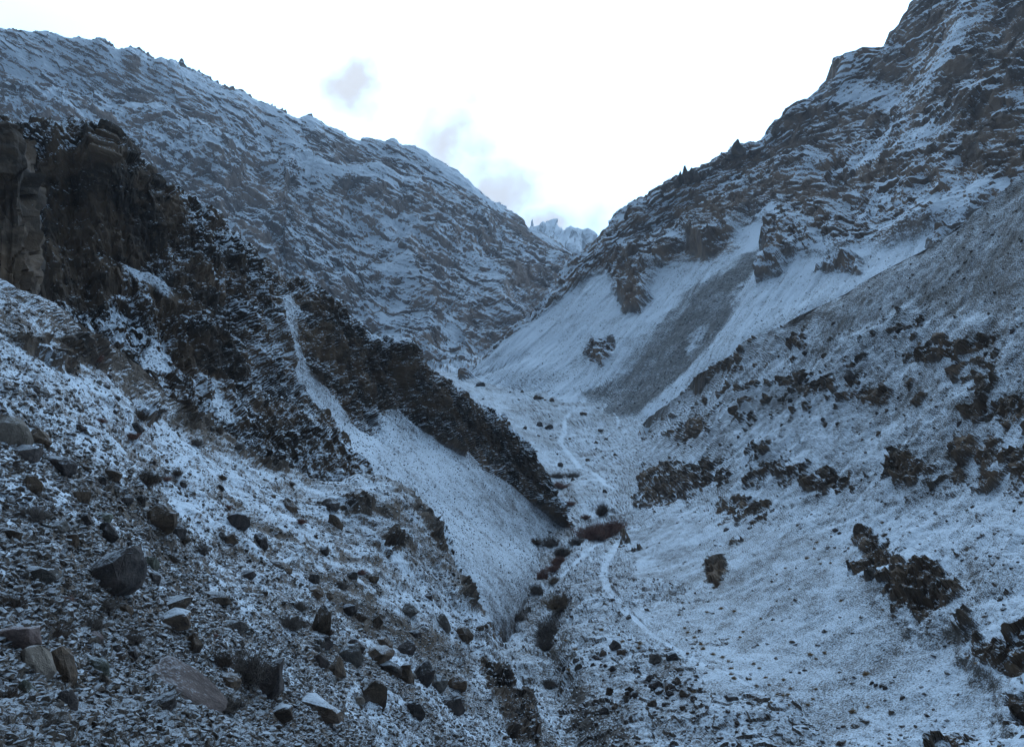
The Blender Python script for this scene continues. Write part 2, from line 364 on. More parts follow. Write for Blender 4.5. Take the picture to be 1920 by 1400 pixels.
# ------------------------------------------------------------------ right mountain
E = Patch('mountain_right', [
    [(868, 706, 715), (880, 700, 718), (895, 688, 722, .06), (930, 655, 735), (960, 628, 745), (1000, 598, 765), (1030, 570, 785), (1048, 545, 800), (1056, 520, 815), (1066, 500, 830), (1080, 488, 840), (1108, 466, 850), (1124, 456, 860), (1136, 440, 865, .22), (1146, 432, 868), (1160, 410, 870), (1172, 400, 875), (1196, 381, 880), (1204, 382, 880), (1226, 362, 885), (1240, 357, 890), (1262, 343, 890), (1300, 330, 895), (1330, 316, 895), (1360, 293, 900), (1385, 284, 900), (1410, 279, 900, .40), (1440, 258, 905), (1452, 240, 905), (1476, 214, 905), (1490, 205, 905), (1500, 204, 905), (1522, 188, 905), (1545, 165, 900), (1556, 154, 900), (1560, 124, 900), (1566, 120, 900, .50), (1586, 120, 900), (1595, 115, 900), (1630, 114, 900), (1645, 103, 900), (1652, 90, 900), (1664, 76, 900), (1668, 64, 900), (1690, 36, 895), (1740, -25, 885, .58), (1850, -90, 860), (2000, -170, 830), (2300, -260, 780), (2600, -300, 760, 1)],
    [(868, 708, 705), (885, 702, 700), (910, 690, 695, .06), (960, 655, 700), (1010, 618, 715), (1060, 575, 735), (1100, 530, 760, .17), (1160, 490, 780, .24), (1230, 440, 800), (1300, 395, 810), (1400, 345, 810, .41), (1480, 290, 800), (1560, 220, 790, .52), (1640, 160, 775), (1740, 90, 750, .60), (1850, 20, 720), (2000, -40, 690), (2300, -100, 650), (2600, -140, 630)],
    [(868, 712, 690), (890, 708, 685), (920, 700, 675), (970, 680, 672), (1040, 645, 680, .11), (1100, 600, 690, .16), (1150, 570, 700), (1210, 545, 700, .25), (1290, 480, 715), (1390, 420, 715, .42), (1480, 360, 700), (1580, 300, 680, .54), (1680, 240, 650, .60), (1780, 180, 625), (1900, 120, 600), (2050, 60, 580), (2300, 10, 550), (2600, -20, 530)],
    [(868, 718, 675), (890, 714, 665), (930, 712, 655), (990, 700, 640), (1070, 680, 635, .12), (1130, 660, 625, .17), (1190, 630, 620, .22), (1260, 590, 615, .28), (1350, 530, 610, .38), (1430, 480, 605), (1530, 430, 590, .52), (1640, 380, 565, .60), (1760, 320, 540), (1900, 250, 515), (2050, 200, 495), (2300, 150, 475), (2600, 110, 460)],
    [(868, 724, 660), (890, 722, 650), (940, 724, 640), (1000, 730, 615), (1070, 738, 585, .13), (1120, 746, 565, .17), (1160, 745, 552), (1210, 720, 545, .23), (1270, 680, 540, .29), (1350, 620, 535, .38), (1440, 570, 525), (1550, 520, 510, .53), (1660, 470, 490, .61), (1780, 420, 465), (1900, 370, 445), (2050, 320, 430), (2300, 270, 415), (2600, 230, 400)],
    [(868, 734, 640), (900, 736, 625), (950, 744, 605), (1010, 756, 575), (1075, 772, 545, .13), (1120, 784, 525, .17), (1170, 800, 500), (1220, 790, 485, .23), (1290, 760, 475, .29), (1370, 710, 465, .38), (1460, 660, 455), (1560, 620, 440, .53), (1680, 580, 420, .61), (1800, 540, 400), (1920, 500, 385), (2050, 460, 370), (2300, 410, 355), (2600, 380, 345)]],
    640, 340, back=[(420, -330, 10), (110, -50, 10)], tail=[(-60, -30, 20)], left=(30, 90, -40))
# ------------------------------------------------------------------ dark cliff ridge on the left of the gorge
B = Patch('cliff_ridge', [
    [(-320, 190, 175), (-100, 215, 172), (0, 224, 170), (60, 222, 170), (110, 224, 170), (150, 238, 169), (172, 250, 168), (200, 258, 168), (226, 258, 168), (232, 268, 169), (246, 284, 170), (262, 298, 171), (282, 318, 173), (300, 330, 175), (304, 340, 175), (320, 346, 176), (330, 364, 177), (356, 378, 180), (380, 393, 182), (400, 406, 185), (420, 416, 187), (432, 436, 189), (450, 446, 191), (480, 468, 195), (505, 494, 199), (530, 522, 203), (552, 540, 206), (580, 545, 209), (604, 548, 211), (632, 560, 213), (650, 578, 216), (680, 602, 220), (705, 624, 224), (735, 640, 228), (760, 648, 232), (772, 658, 235), (782, 674, 238), (800, 690, 241), (822, 710, 245), (842, 722, 248), (862, 738, 250), (890, 754, 253), (920, 770, 256), (945, 785, 258), (958, 802, 259), (980, 822, 260), (998, 840, 261), (1006, 854, 261), (1016, 870, 261), (1026, 896, 261), (1034, 920, 260), (1042, 946, 259), (1054, 976, 258), (1066, 1002, 256), (1078, 1014, 254)],
    [(-320, 380, 150), (-100, 400, 149), (70, 400, 150), (180, 430, 152), (280, 470, 155), (360, 510, 160), (440, 560, 167), (500, 590, 176), (560, 600, 188), (610, 620, 197), (660, 670, 204), (720, 720, 212), (790, 760, 222), (860, 800, 232), (930, 850, 242), (980, 900, 248), (1020, 950, 252), (1052, 990, 254), (1074, 1014, 252)],
    [(-320, 520, 138), (-100, 540, 136), (70, 560, 136), (180, 590, 137), (280, 640, 139), (360, 680, 143), (440, 720, 149), (510, 735, 160), (560, 740, 169), (610, 760, 178), (680, 800, 190), (715, 795, 200), (790, 838, 209), (870, 862, 221), (940, 905, 233), (985, 945, 242), (1020, 975, 248), (1052, 1000, 251), (1072, 1018, 250)],
    [(-320, 620, 122), (-100, 650, 120), (70, 680, 120), (180, 700, 121), (280, 740, 124), (380, 780, 128), (470, 820, 134), (550, 830, 143), (620, 840, 152), (690, 870, 163), (750, 895, 174), (820, 930, 186), (900, 970, 200), (960, 1000, 215), (1000, 1015, 228), (1040, 1020, 242), (1068, 1022, 247)],
    [(-320, 760, 98), (-100, 780, 98), (70, 800, 99), (180, 830, 101), (280, 870, 105), (380, 910, 110), (480, 950, 117), (600, 990, 126), (700, 1020, 134), (780, 1060, 139), (850, 1110, 142), (905, 1150, 146), (950, 1160, 156), (985, 1120, 176), (1010, 1070, 203), (1038, 1040, 228), (1062, 1030, 242)]],
    560, 360, back=[(60, -75, 10), (16, -9, 10)], tail=[(-8, -12, 18)])
# ------------------------------------------------------------------ rock tower on the far left
BT = Patch('rock_tower', [
    [(-420, 190, 112), (-250, 200, 108), (-120, 215, 104), (-40, 226, 102), (0, 236, 102), (20, 246, 103), (34, 262, 106), (44, 280, 113)],
    [(-420, 230, 110), (-250, 240, 106), (-120, 250, 102), (-40, 258, 100), (10, 268, 100), (34, 280, 102), (48, 292, 107), (56, 306, 116)],
    [(-420, 320, 108), (-250, 325, 104), (-120, 330, 100), (-40, 335, 98), (20, 342, 98), (50, 348, 101), (64, 356, 107), (68, 366, 117)],
    [(-420, 430, 105), (-250, 430, 101), (-120, 435, 97), (-40, 440, 95), (20, 445, 95), (54, 450, 98), (70, 454, 105), (72, 460, 116)],
    [(-420, 560, 101), (-250, 560, 97), (-120, 560, 93), (-40, 560, 91), (20, 560, 91), (52, 562, 94), (68, 562, 102), (70, 564, 114)],
    [(-420, 680, 96), (-250, 680, 92), (-120, 680, 88), (-40, 680, 86), (20, 680, 86), (60, 680, 90), (80, 680, 99), (84, 680, 112)]],
    160, 170, back=[(14, -34, 10), (5, -3, 10)])
# ------------------------------------------------------------------ valley floor with terrace, bench and stream gully
G = Patch('valley_floor', [
    [(700, 690, 820), (780, 692, 770), (860, 700, 715), (900, 712, 690), (960, 724, 655), (1090, 742, 590), (1190, 776, 520), (1300, 790, 470), (1400, 790, 440)],
    [(740, 740, 620), (820, 735, 610), (880, 722, 630), (930, 728, 620), (1000, 745, 580), (1090, 765, 540), (1180, 795, 485), (1290, 815, 430), (1400, 820, 400)],
    [(800, 830, 440), (880, 800, 470), (930, 778, 500), (980, 785, 500), (1050, 805, 475), (1120, 822, 450), (1190, 830, 425), (1290, 855, 380), (1400, 870, 350)],
    [(860, 910, 360), (940, 870, 385), (990, 850, 405), (1030, 858, 402), (1065, 866, 395), (1110, 868, 388), (1190, 872, 360), (1280, 905, 315), (1400, 920, 290)],
    [(900, 980, 295), (980, 945, 308), (1030, 915, 325), (1055, 918, 322), (1080, 915, 318), (1125, 905, 318), (1180, 915, 300), (1260, 950, 275), (1400, 970, 250)],
    [(920, 1040, 235), (1000, 1010, 245), (1040, 995, 248), (1066, 1002, 243), (1090, 1006, 240), (1125, 1010, 235), (1160, 1005, 230), (1230, 1030, 215), (1400, 1050, 195)],
    [(910, 1110, 190), (980, 1085, 196), (1012, 1070, 198), (1036, 1078, 194), (1056, 1070, 192), (1095, 1045, 196), (1135, 1050, 190), (1200, 1085, 176), (1400, 1120, 158)],
    [(900, 1200, 155), (980, 1195, 156), (1006, 1190, 157), (1030, 1200, 154), (1050, 1170, 157), (1075, 1140, 160), (1130, 1130, 160), (1190, 1150, 150), (1400, 1200, 132)],
    [(900, 1310, 128), (985, 1290, 130), (1010, 1280, 131), (1036, 1290, 130), (1052, 1240, 136), (1078, 1205, 139), (1150, 1200, 137), (1230, 1220, 130), (1450, 1270, 114)],
    [(920, 1420, 108), (1010, 1390, 111), (1040, 1370, 113), (1075, 1372, 113), (1110, 1330, 115), (1150, 1290, 119), (1210, 1280, 118), (1300, 1300, 111), (1500, 1330, 103)],
    [(940, 1560, 92), (1040, 1500, 97), (1080, 1470, 99), (1120, 1460, 99), (1170, 1410, 100), (1220, 1390, 101), (1290, 1390, 100), (1400, 1400, 97), (1560, 1420, 94)],
    [(960, 1800, 74), (1060, 1700, 80), (1120, 1650, 82), (1180, 1620, 83), (1240, 1590, 84), (1300, 1570, 85), (1380, 1560, 85), (1500, 1560, 84), (1650, 1570, 82)]],
    210, 420, tail=[(-40, -10, 30)])
# ------------------------------------------------------------------ near slope on the right
Fp = Patch('slope_right', [
    [(1190, 806, 500), (1226, 776, 440, .05), (1262, 748, 395), (1300, 715, 355), (1330, 692, 330, .16), (1372, 664, 305), (1420, 634, 285), (1460, 614, 271), (1500, 590, 259, .34), (1570, 558, 243), (1640, 516, 230), (1750, 458, 211, .56), (1850, 384, 195), (1920, 332, 186, .70), (2050, 250, 170), (2200, 170, 155), (2400, 90, 140, 1)],
    [(1190, 845, 415), (1230, 830, 375, .05), (1290, 800, 320), (1350, 760, 284, .17), (1440, 720, 246), (1520, 680, 230, .35), (1620, 630, 212), (1750, 560, 192, .57), (1850, 500, 178), (1930, 450, 168, .71), (2060, 380, 154), (2200, 320, 140), (2400, 250, 126)],
    [(1190, 890, 345), (1225, 872, 320, .05), (1290, 862, 278), (1370, 830, 244, .18), (1470, 800, 222), (1550, 770, 208, .36), (1640, 730, 192), (1750, 680, 174, .57), (1850, 640, 161), (1940, 600, 150, .72), (2070, 540, 138), (2200, 490, 127), (2400, 430, 115)],
    [(1172, 945, 288), (1200, 925, 276, .05), (1270, 920, 248), (1360, 910, 222, .18), (1470, 890, 200), (1560, 870, 184, .36), (1650, 840, 170), (1760, 810, 155, .57), (1860, 780, 143), (1950, 750, 134, .72), (2080, 700, 123), (2210, 660, 114), (2400, 610, 104)],
    [(1148, 1008, 242), (1172, 985, 240, .04), (1230, 990, 219), (1330, 990, 199, .18), (1450, 990, 178), (1560, 980, 162, .36), (1660, 970, 149), (1770, 950, 137, .57), (1870, 930, 127), (1960, 910, 119, .72), (2090, 870, 110), (2220, 840, 102), (2400, 800, 94)],
    [(1138, 1056, 196), (1150, 1046, 200, .03), (1200, 1060, 189), (1300, 1080, 170, .18), (1430, 1090, 152), (1560, 1090, 139, .36), (1670, 1085, 129), (1780, 1080, 120, .57), (1880, 1070, 111), (1970, 1060, 105, .72), (2100, 1030, 97), (2230, 1010, 91), (2400, 980, 84)],
    [(1132, 1100, 174), (1142, 1090, 180, .03), (1190, 1130, 158), (1290, 1180, 138, .18), (1430, 1200, 127), (1570, 1210, 118, .36), (1680, 1210, 111), (1790, 1210, 105, .57), (1890, 1210, 98), (1980, 1200, 93, .72), (2110, 1190, 87), (2240, 1180, 81), (2400, 1160, 75)],
    [(1130, 1140, 158), (1142, 1140, 160, .03), (1200, 1200, 136), (1310, 1280, 113, .18), (1460, 1310, 107), (1590, 1330, 102, .36), (1700, 1340, 97), (1810, 1350, 92, .57), (1910, 1360, 86), (2000, 1360, 82, .72), (2130, 1360, 77), (2260, 1360, 72), (2420, 1350, 66)],
    [(1130, 1200, 150), (1145, 1210, 148, .03), (1230, 1330, 122), (1350, 1430, 101, .18), (1500, 1450, 94), (1630, 1480, 87, .36), (1740, 1500, 83), (1850, 1520, 78, .57), (1950, 1540, 74), (2040, 1550, 71, .72), (2160, 1560, 67), (2290, 1570, 63), (2450, 1570, 58)]],
    520, 460, back=[(50, -60, 10), (14, -8, 10)], tail=[(-10, -9, 20)], left=(2, 8, -10))
# ------------------------------------------------------------------ near slope on the left
A = Patch('slope_left', [
    [(-420, 350, 62), (-200, 430, 66), (0, 524, 71), (50, 545, 73), (90, 562, 75), (140, 596, 78), (200, 640, 83), (236, 664, 87), (270, 690, 91), (320, 745, 96), (400, 800, 101), (470, 845, 105), (540, 878, 109), (600, 902, 112), (650, 896, 116), (700, 886, 120), (745, 896, 121), (780, 920, 120, .62), (800, 944, 118), (818, 975, 116), (836, 1010, 113), (852, 1050, 110), (876, 1096, 107), (892, 1130, 105), (906, 1148, 103), (918, 1180, 100), (945, 1225, 97), (975, 1275, 93), (1020, 1338, 88), (1060, 1400, 84), (1120, 1490, 77), (1200, 1620, 68, 1)],
    [(-420, 560, 50), (-200, 620, 53), (0, 690, 57), (90, 725, 60), (200, 780, 66), (320, 860, 75), (450, 930, 84), (560, 970, 92), (660, 990, 99), (740, 1010, 103, .62), (800, 1080, 100), (850, 1160, 96), (890, 1230, 91), (940, 1310, 84), (990, 1400, 77), (1060, 1510, 69), (1160, 1650, 60)],
    [(-420, 770, 36), (-200, 820, 39), (0, 860, 42), (100, 890, 45), (220, 940, 51), (340, 1010, 58), (460, 1060, 66), (570, 1100, 73), (660, 1130, 79, .60), (740, 1180, 82), (800, 1240, 80), (850, 1310, 76), (900, 1390, 70), (960, 1490, 63), (1040, 1610, 55), (1140, 1750, 47)],
    [(-420, 1010, 24), (-200, 1040, 26), (0, 1060, 29), (110, 1080, 32), (230, 1120, 36), (350, 1170, 42), (470, 1210, 49), (570, 1240, 55), (650, 1270, 60, .58), (720, 1310, 62), (790, 1370, 61), (840, 1440, 58), (890, 1530, 53), (950, 1640, 47), (1040, 1780, 40), (1140, 1950, 34)],
    [(-420, 1230, 17), (-200, 1240, 19), (0, 1250, 22), (110, 1265, 24), (230, 1290, 28), (350, 1320, 33), (460, 1350, 38), (560, 1380, 43), (640, 1410, 46, .57), (720, 1450, 48), (790, 1520, 47), (850, 1610, 44), (900, 1710, 40), (960, 1830, 35), (1050, 2000, 30), (1160, 2200, 25)],
    [(-420, 1480, 12.5), (-200, 1480, 14), (0, 1480, 16), (110, 1490, 17.5), (230, 1510, 20), (350, 1540, 23), (460, 1570, 26), (560, 1600, 29), (640, 1640, 31, .57), (720, 1700, 32), (800, 1790, 31), (860, 1890, 29), (920, 2010, 26.5), (980, 2150, 24), (1070, 2350, 21), (1190, 2600, 18)]],
    570, 440, back=[(12, -22, 10), (3, -3, 10)], tail=[(-8, -1.5, 20)])
print('patches', round(time.time() - T_START, 1))
# ------------------------------------------------------------------ relief and snow cover of each patch
def st(p, fs, ft, octs=4, gain=.5, ridged=False, off=0.0):
    """noise in the patch's own across / along metres"""
    q = np.stack([p.S / fs, p.T / ft, np.zeros_like(p.S) + off], -1)
    return fbm(q, 1.0, octs, gain, ridged, off)
def fall(p, d, across, along, octs=4, gain=.55, off=0.0):
    """streaks down the fall line; d = horizontal direction in which the slope falls"""
    d = np.array(d, float); d /= np.linalg.norm(d)
    w = across * .9 * fbm(p.P, across * 9, 3, off=off + 31)
    c = -d[1] * p.P[..., 0] + d[0] * p.P[..., 1] + w; a = d[0] * p.P[..., 0] + d[1] * p.P[..., 1]
    return fbm(np.stack([c / across, a / along, 0 * c + off], -1), 1.0, octs, gain, off=off)
def strata(p, n, spacing, wob=.35, wscale=None, hard=.22, off=0.0):
    """bedding: every bed sticks out by its own amount; n = normal of the beds"""
    n = np.array(n, float); n /= np.linalg.norm(n)
    s = p.P @ n / spacing + wob * fbm(p.P, wscale or spacing * 8, 3, off=off + 5.5)
    k = np.floor(s); t = s - k
    t = sstep(.5 - hard, .5 + hard, t)
    return h2(k, 0 * k + off, 6) * (1 - t) + h2(k + 1, 0 * k + off, 6) * t - .5, s

# --- far snow peak: fluted ice and spires
rg = st(D, 75, 900, 4, .55, True)
D.D = (60 * rg + 25 * fbm(D.P, 160, 4)).astype(np.float32)
D.rock[:] = 1; D.snow[:] = 1.25 - 1.0 * sstep(.2, .7, rg); D.tone[:] = .5

# --- left mountain
L1, s1 = strata(C, (.50, .10, .86), 13, .3, 240, .16)
L2, s2 = strata(C, (.46, .12, .88), 34, .35, 300, .2, 3)
big = st(C, 190, 420, 4, .5, True)
mid = fbm(C.P, 130, 5, .5); fine = fbm(C.P, 26, 4, .55)
hh, cr = chunks((C.P[..., 0] + .35 * C.P[..., 2]) / 15 + .4 * fine, (C.P[..., 2] + .45 * C.P[..., 0]) / 9 + .3 * mid)
msk = sstep(-.5, .3, fbm(C.P, 260, 3, off=8))
C.D = (26 * big + 18 * mid + 5 * fine + msk * (1.2 * L1 + 2.5 * L2) + (3.2 + 2.5 * (1 - msk)) * hh + 2.8 * fbm(C.P, 9, 3, .6) + 5 * fbm(C.P, 45, 5, .6, True)).astype(np.float32)
crest = 1 - sstep(0, .26, C.V - C.vrows[2]); crest[C.V < C.vrows[2]] = 1
C.D *= 1 - .85 * crest
crag = 1 - sstep(0, .07, C.V - C.vrows[2]); jag = st(C, 10, 60, 4, .7, True)
C.D += (crag * (4 * hh + 15 * jag + 4 * fine - 22)).astype(np.float32)
C.snow = (.36 + .24 * fbm(C.P, 180, 4, off=2) - 1.0 * crag * sstep(-.6, .2, fbm(C.P, 60, 4, off=7)) - .16 * hh - .10 * msk * np.abs(L1)).astype(np.float32)
C.rock[:] = .9; C.tone = (.75 + .4 * fbm(C.P, 120, 4, off=9)).astype(np.float32)
SN = lambda p, pts, v, sc, amp=6, f=4, damp=.75: feature(p, pts, snow=v, sc=sc, amp=amp, f=f, damp=damp)
def feature(p, pts, snow=None, rock=None, tone=None, sc=30, amp=6, f=4, damp=0.0, lift=0.0):
    m = p.poly(pts, sc, amp, f)
    if snow is not None: p.snow = p.snow * (1 - m) + snow * m
    if rock is not None: p.rock = p.rock * (1 - m) + rock * m
    if tone is not None: p.tone = p.tone * (1 - m) + tone * m
    if damp:
        sm = p.D
        for _ in range(3):                                  # smooth ground: lose the short bumps only
            sm = (np.roll(sm, 4, 0) + np.roll(sm, -4, 0) + np.roll(sm, 4, 1) + np.roll(sm, -4, 1) + sm) / 5
        p.D = p.D * (1 - m * damp) + sm * m * damp
    if lift: p.D = p.D + lift * m
    return m
for pts in ([(470, 245), (520, 262), (560, 300), (556, 318), (530, 306), (490, 276), (455, 255)],
            [(575, 388), (598, 352), (650, 320), (692, 338), (735, 364), (775, 386), (735, 394), (690, 384), (630, 378)], [(545, 300), (566, 320), (590, 360), (575, 392), (560, 350)],
            [(0, 120), (90, 100), (110, 128), (60, 150), (0, 160)], [(0, 165), (60, 160), (110, 185), (60, 178), (0, 178)],
            [(190, 140), (280, 160), (330, 195), (300, 205), (250, 180), (200, 165)],
            [(180, 228), (290, 225), (310, 248), (260, 240), (190, 242)],
            [(790, 352), (850, 345), (900, 378), (880, 382), (830, 362)], [(700, 600), (740, 575), (790, 560), (740, 605), (720, 625)],
            [(800, 640), (840, 620), (850, 660), (845, 690), (815, 680)], [(880, 520), (905, 560), (950, 620), (935, 625), (890, 570)],
            [(700, 500), (740, 520), (775, 560), (760, 562), (715, 530)]):
    SN(C, pts, .62, 18, 8, 6, .7)
for pts, v in (([(700, 320), (725, 312), (735, 340), (728, 360), (708, 352)], -.45), ([(228, 115), (262, 118), (262, 150), (235, 148)], -.2),
            ([(210, 180), (290, 160), (312, 205), (260, 222)], -.2), ([(945, 420), (975, 428), (1000, 470), (1010, 505), (975, 480), (950, 450)], -.3),
            ([(1044, 464), (1060, 478), (1062, 498), (1044, 492)], -.5), ([(0, 170), (60, 175), (150, 205), (170, 240), (60, 225), (0, 215)], -.25),
            ([(900, 500), (1000, 520), (1050, 530), (1000, 590), (940, 570)], -.18), ([(560, 270), (600, 245), (660, 275), (680, 310), (600, 330)], -.10)):
    feature(C, pts, snow=v, sc=22, f=6, tone=.6)

# --- right mountain
L1, s1 = strata(E, (-.10, .05, 1), 9, .6, 110, .15)
L2, s2 = strata(E, (-.16, .05, 1), 27, .7, 160, .16, 4)
big = st(E, 80, 260, 4, .5, True); mid = fbm(E.P, 60, 5, .52); fine = fbm(E.P, 13, 4, .55)
hh, cr = chunks(E.S / 9 + .6 * fine, E.T / 7 + .4 * mid)
streak = fall(E, (-.57, -.82), 5, 60, 4, .6)
tal = E.poly([(880, 700), (960, 630), (1050, 562), (1095, 520), (1140, 510), (1160, 550), (1192, 580), (1225, 530), (1250, 496), (1295, 460), (1325, 485), (1382, 448), (1412, 400), (1462, 410), (1428, 470), (1450, 500), (1530, 480), (1610, 470), (1730, 440), (1920, 380), (2300, 300), (2300, 480), (1920, 520), (1500, 680), (1240, 800), (1100, 800), (860, 740)], 30, 5, 6)
rk = 1 - tal
for pts in ([(1150, 535), (1185, 528), (1215, 545), (1225, 560), (1205, 585), (1175, 582), (1160, 560)],
            [(1090, 655), (1110, 635), (1152, 632), (1156, 655), (1130, 690), (1105, 672)],
            [(1425, 500), (1450, 480), (1475, 490), (1470, 510), (1430, 522)], [(1535, 505), (1560, 485), (1610, 490), (1615, 512), (1560, 510)],
            [(1745, 450), (1790, 425), (1825, 408), (1818, 420), (1780, 440), (1752, 458)]):
    rk = np.maximum(rk, E.poly(pts, 12, 4, 3))
band = sstep(.1, -.45, L2 + .22 * fbm(E.P, 40, 4, off=3)) * rk
E.D = (rk * (9 * big + 7 * mid + 3.0 * fine + 2.2 * L1 + 6.5 * L2 + 2.4 * hh + 2.2 * fbm(E.P, 22, 5, .6, True) - 2.5) + tal * (1.0 * streak + 2.2 * fall(E, (-.57, -.82), 26, 200, 3, off=4)) + .35 * fine).astype(np.float32)
crest = 1 - sstep(0, .30, E.V - E.vrows[2]); E.D *= 1 - .75 * crest; E.D += (crest * rk * (1.6 * hh + 1.5 * fine)).astype(np.float32)
E.rock = rk.astype(np.float32)
E.snow = (rk * (.24 + .16 * fbm(E.P, 55, 4, off=2) - .34 * band) + tal * (.20 + .20 * streak)).astype(np.float32)
E.tone = (.45 + .3 * fbm(E.P, 70, 4, off=9) * rk).astype(np.float32)
# grey scree chute and its tongues
for pts, v in (([(1096, 742), (1150, 705), (1210, 655), (1260, 605), (1300, 555), (1335, 520), (1365, 505), (1395, 470), (1420, 465), (1412, 505), (1392, 555), (1360, 600), (1330, 645), (1280, 700), (1240, 738), (1200, 778), (1170, 792), (1110, 770)], -.60),
               ([(1205, 650), (1250, 585), (1290, 540), (1320, 520), (1300, 560), (1260, 610), (1220, 655)], -.36),
               ([(1150, 700), (1200, 640), (1215, 620), (1222, 630), (1180, 690)], -.14)):
    feature(E, pts, snow=v, rock=0, tone=.15, sc=14, amp=3, f=5)
for pts in ([(1288, 650), (1300, 620), (1322, 612), (1316, 630), (1294, 662)], [(1375, 545), (1405, 515), (1410, 530), (1385, 565)]): feature(E, pts, snow=.12, sc=5, amp=9, f=6)
for pts in ([(1800, 60), (1840, 62), (1800, 130), (1740, 190), (1690, 240), (1640, 290), (1600, 320), (1590, 310), (1640, 255), (1700, 190), (1760, 110)],
            [(1525, 192), (1560, 160), (1600, 150), (1700, 140), (1720, 180), (1690, 212), (1620, 190), (1560, 190)],
            [(1400, 440), (1440, 395), (1480, 380), (1460, 420), (1420, 470), (1395, 470)], [(1130, 470), (1180, 450), (1200, 440), (1190, 458), (1150, 478)],
            [(1660, 260), (1760, 240), (1830, 215), (1800, 250), (1700, 290)], [(1240, 470), (1290, 445), (1330, 425), (1320, 440), (1270, 470)],
            [(1500, 470), (1620, 450), (1700, 400), (1800, 370), (1900, 350), (1800, 420), (1700, 460), (1600, 490)]):
    SN(E, pts, .42, 14)
for pts in ([(1515, 196), (1560, 192), (1620, 192), (1680, 205), (1690, 215), (1640, 212), (1560, 208), (1520, 212)],
            [(1625, 115), (1680, 105), (1700, 125), (1660, 142), (1630, 136)], [(1800, 130), (1860, 100), (1920, 90), (1920, 175), (1850, 180), (1790, 200)],
            [(1820, 290), (1860, 240), (1920, 225), (1920, 330), (1870, 340), (1840, 340)], [(1215, 462), (1270, 470), (1330, 470), (1384, 445), (1384, 470), (1320, 490), (1290, 480), (1240, 500), (1220, 510)],
            [(1450, 380), (1520, 350), (1580, 330), (1600, 345), (1560, 375), (1480, 405)], [(1270, 440), (1340, 400), (1400, 390), (1420, 410), (1380, 430), (1300, 450)],
            [(1160, 545), (1215, 550), (1205, 582), (1175, 580)], [(1530, 410), (1600, 400), (1620, 430), (1580, 445), (1530, 440)], [(1430, 260), (1530, 250), (1560, 275), (1480, 285)],
            [(1540, 330), (1640, 300), (1700, 270), (1680, 300), (1600, 345)], [(1700, 205), (1760, 180), (1790, 170), (1770, 200), (1710, 225)]):
    feature(E, pts, snow=-.22, rock=1, sc=12, amp=7, f=5, lift=1.5)

# --- dark cliff ridge
vr = B.vrows; nb = B.nback
top_m = 1 - sstep(vr[nb + 2] - .03, vr[nb + 2] + .03, B.V + .03 * fbm(B.P, 14, 4))
bc = .78 * B.P[..., 0] + .62 * B.P[..., 1]; bz = B.P[..., 2]
col1 = fbm(np.stack([bc / 4.2, bz / 36, 0 * bc], -1), 1, 4, .55, True); col2 = fbm(np.stack([bc / 15, bz / 60, 0 * bc + 4], -1), 1, 3, .5, True)
mid = fbm(B.P, 16, 5, .55); fine = fbm(B.P, 3.0, 4, .6)
hh, cr = chunks(bc / 2.6 + .5 * fine, bz / 3.2 + .5 * mid)
L1, s1 = strata(B, (.35, .1, .93), 2.3, .5, 22, .15)
scr = np.zeros_like(B.S)
for pts in ([(528, 560), (545, 552), (556, 600), (566, 650), (590, 700), (640, 760), (700, 820), (740, 850), (820, 890), (760, 930), (700, 900), (640, 840), (590, 780), (548, 700), (530, 630)],
            [(712, 780), (745, 762), (770, 790), (800, 812), (860, 850), (880, 842), (905, 880), (960, 910), (1000, 945), (1050, 985), (1078, 1020), (1010, 1120), (960, 1200), (850, 1120), (760, 930), (740, 850), (724, 830)],
            [(262, 690), (270, 650), (282, 636), (310, 665), (322, 700)], [(205, 480), (250, 500), (300, 520), (350, 565), (330, 575), (290, 545), (240, 515)],
            [(400, 730), (420, 745), (450, 800), (420, 790), (400, 760)]):
    scr = np.maximum(scr, B.poly(pts, 7, 4, 2.5))
low = 1 - top_m
crag = B.poly([(60, 540), (330, 560), (540, 660), (600, 780), (650, 850), (640, 930), (560, 900), (430, 850), (330, 790), (250, 720), (120, 640)], 7, 18, 12)
low = low * (1 - crag); top_m = np.maximum(top_m, crag)
rk = np.clip(top_m + .55 * low, 0, 1) * (1 - scr)
B.D = (rk * (1.3 * col1 + 2.4 * col2 + 2.2 * mid + .7 * fine + .5 * hh + .25 * L1 + .45 * fbm(np.stack([bc / 1.3, bz / 9, 0 * bc + 2], -1), 1, 3, .6, True) + .5 * chunks(bc / 1.1 + .4 * fine, bz / 1.5)[0] - 2.0) + (1 - rk) * (.10 * fall(B, (.91, .41), 1.5, 14, 3) + .16 * fine)).astype(np.float32)
crest = 1 - sstep(0, .05, B.V - vr[nb]); B.D *= 1 - .7 * crest; B.D += (crest * (.5 * hh + .4 * fine)).astype(np.float32)
B.rock = (rk > .3).astype(np.float32)
B.snow = (rk * (-.08 + .30 * fbm(B.P, 22, 4, off=2)) + (1 - rk) * (.08 + .14 * fall(B, (.91, .41), 1.4, 12, 3, off=2)) + low * (1 - scr) * .12).astype(np.float32)
for pts, v in (([(80, 240), (200, 255), (240, 275), (300, 340), (330, 400), (300, 470), (230, 520), (200, 590), (70, 560), (70, 300)], -.48),
               ([(560, 560), (640, 580), (760, 660), (850, 740), (940, 800), (1000, 860), (1040, 960), (1000, 935), (905, 870), (870, 845), (800, 805), (745, 755), (710, 780), (650, 720), (600, 640)], -.34),
               ([(330, 640), (440, 640), (470, 700), (430, 720), (340, 700)], -.5), ([(320, 500), (400, 520), (430, 560), (380, 590), (300, 590)], -.35)):
    feature(B, pts, snow=v, rock=1, sc=8, amp=6, f=5)
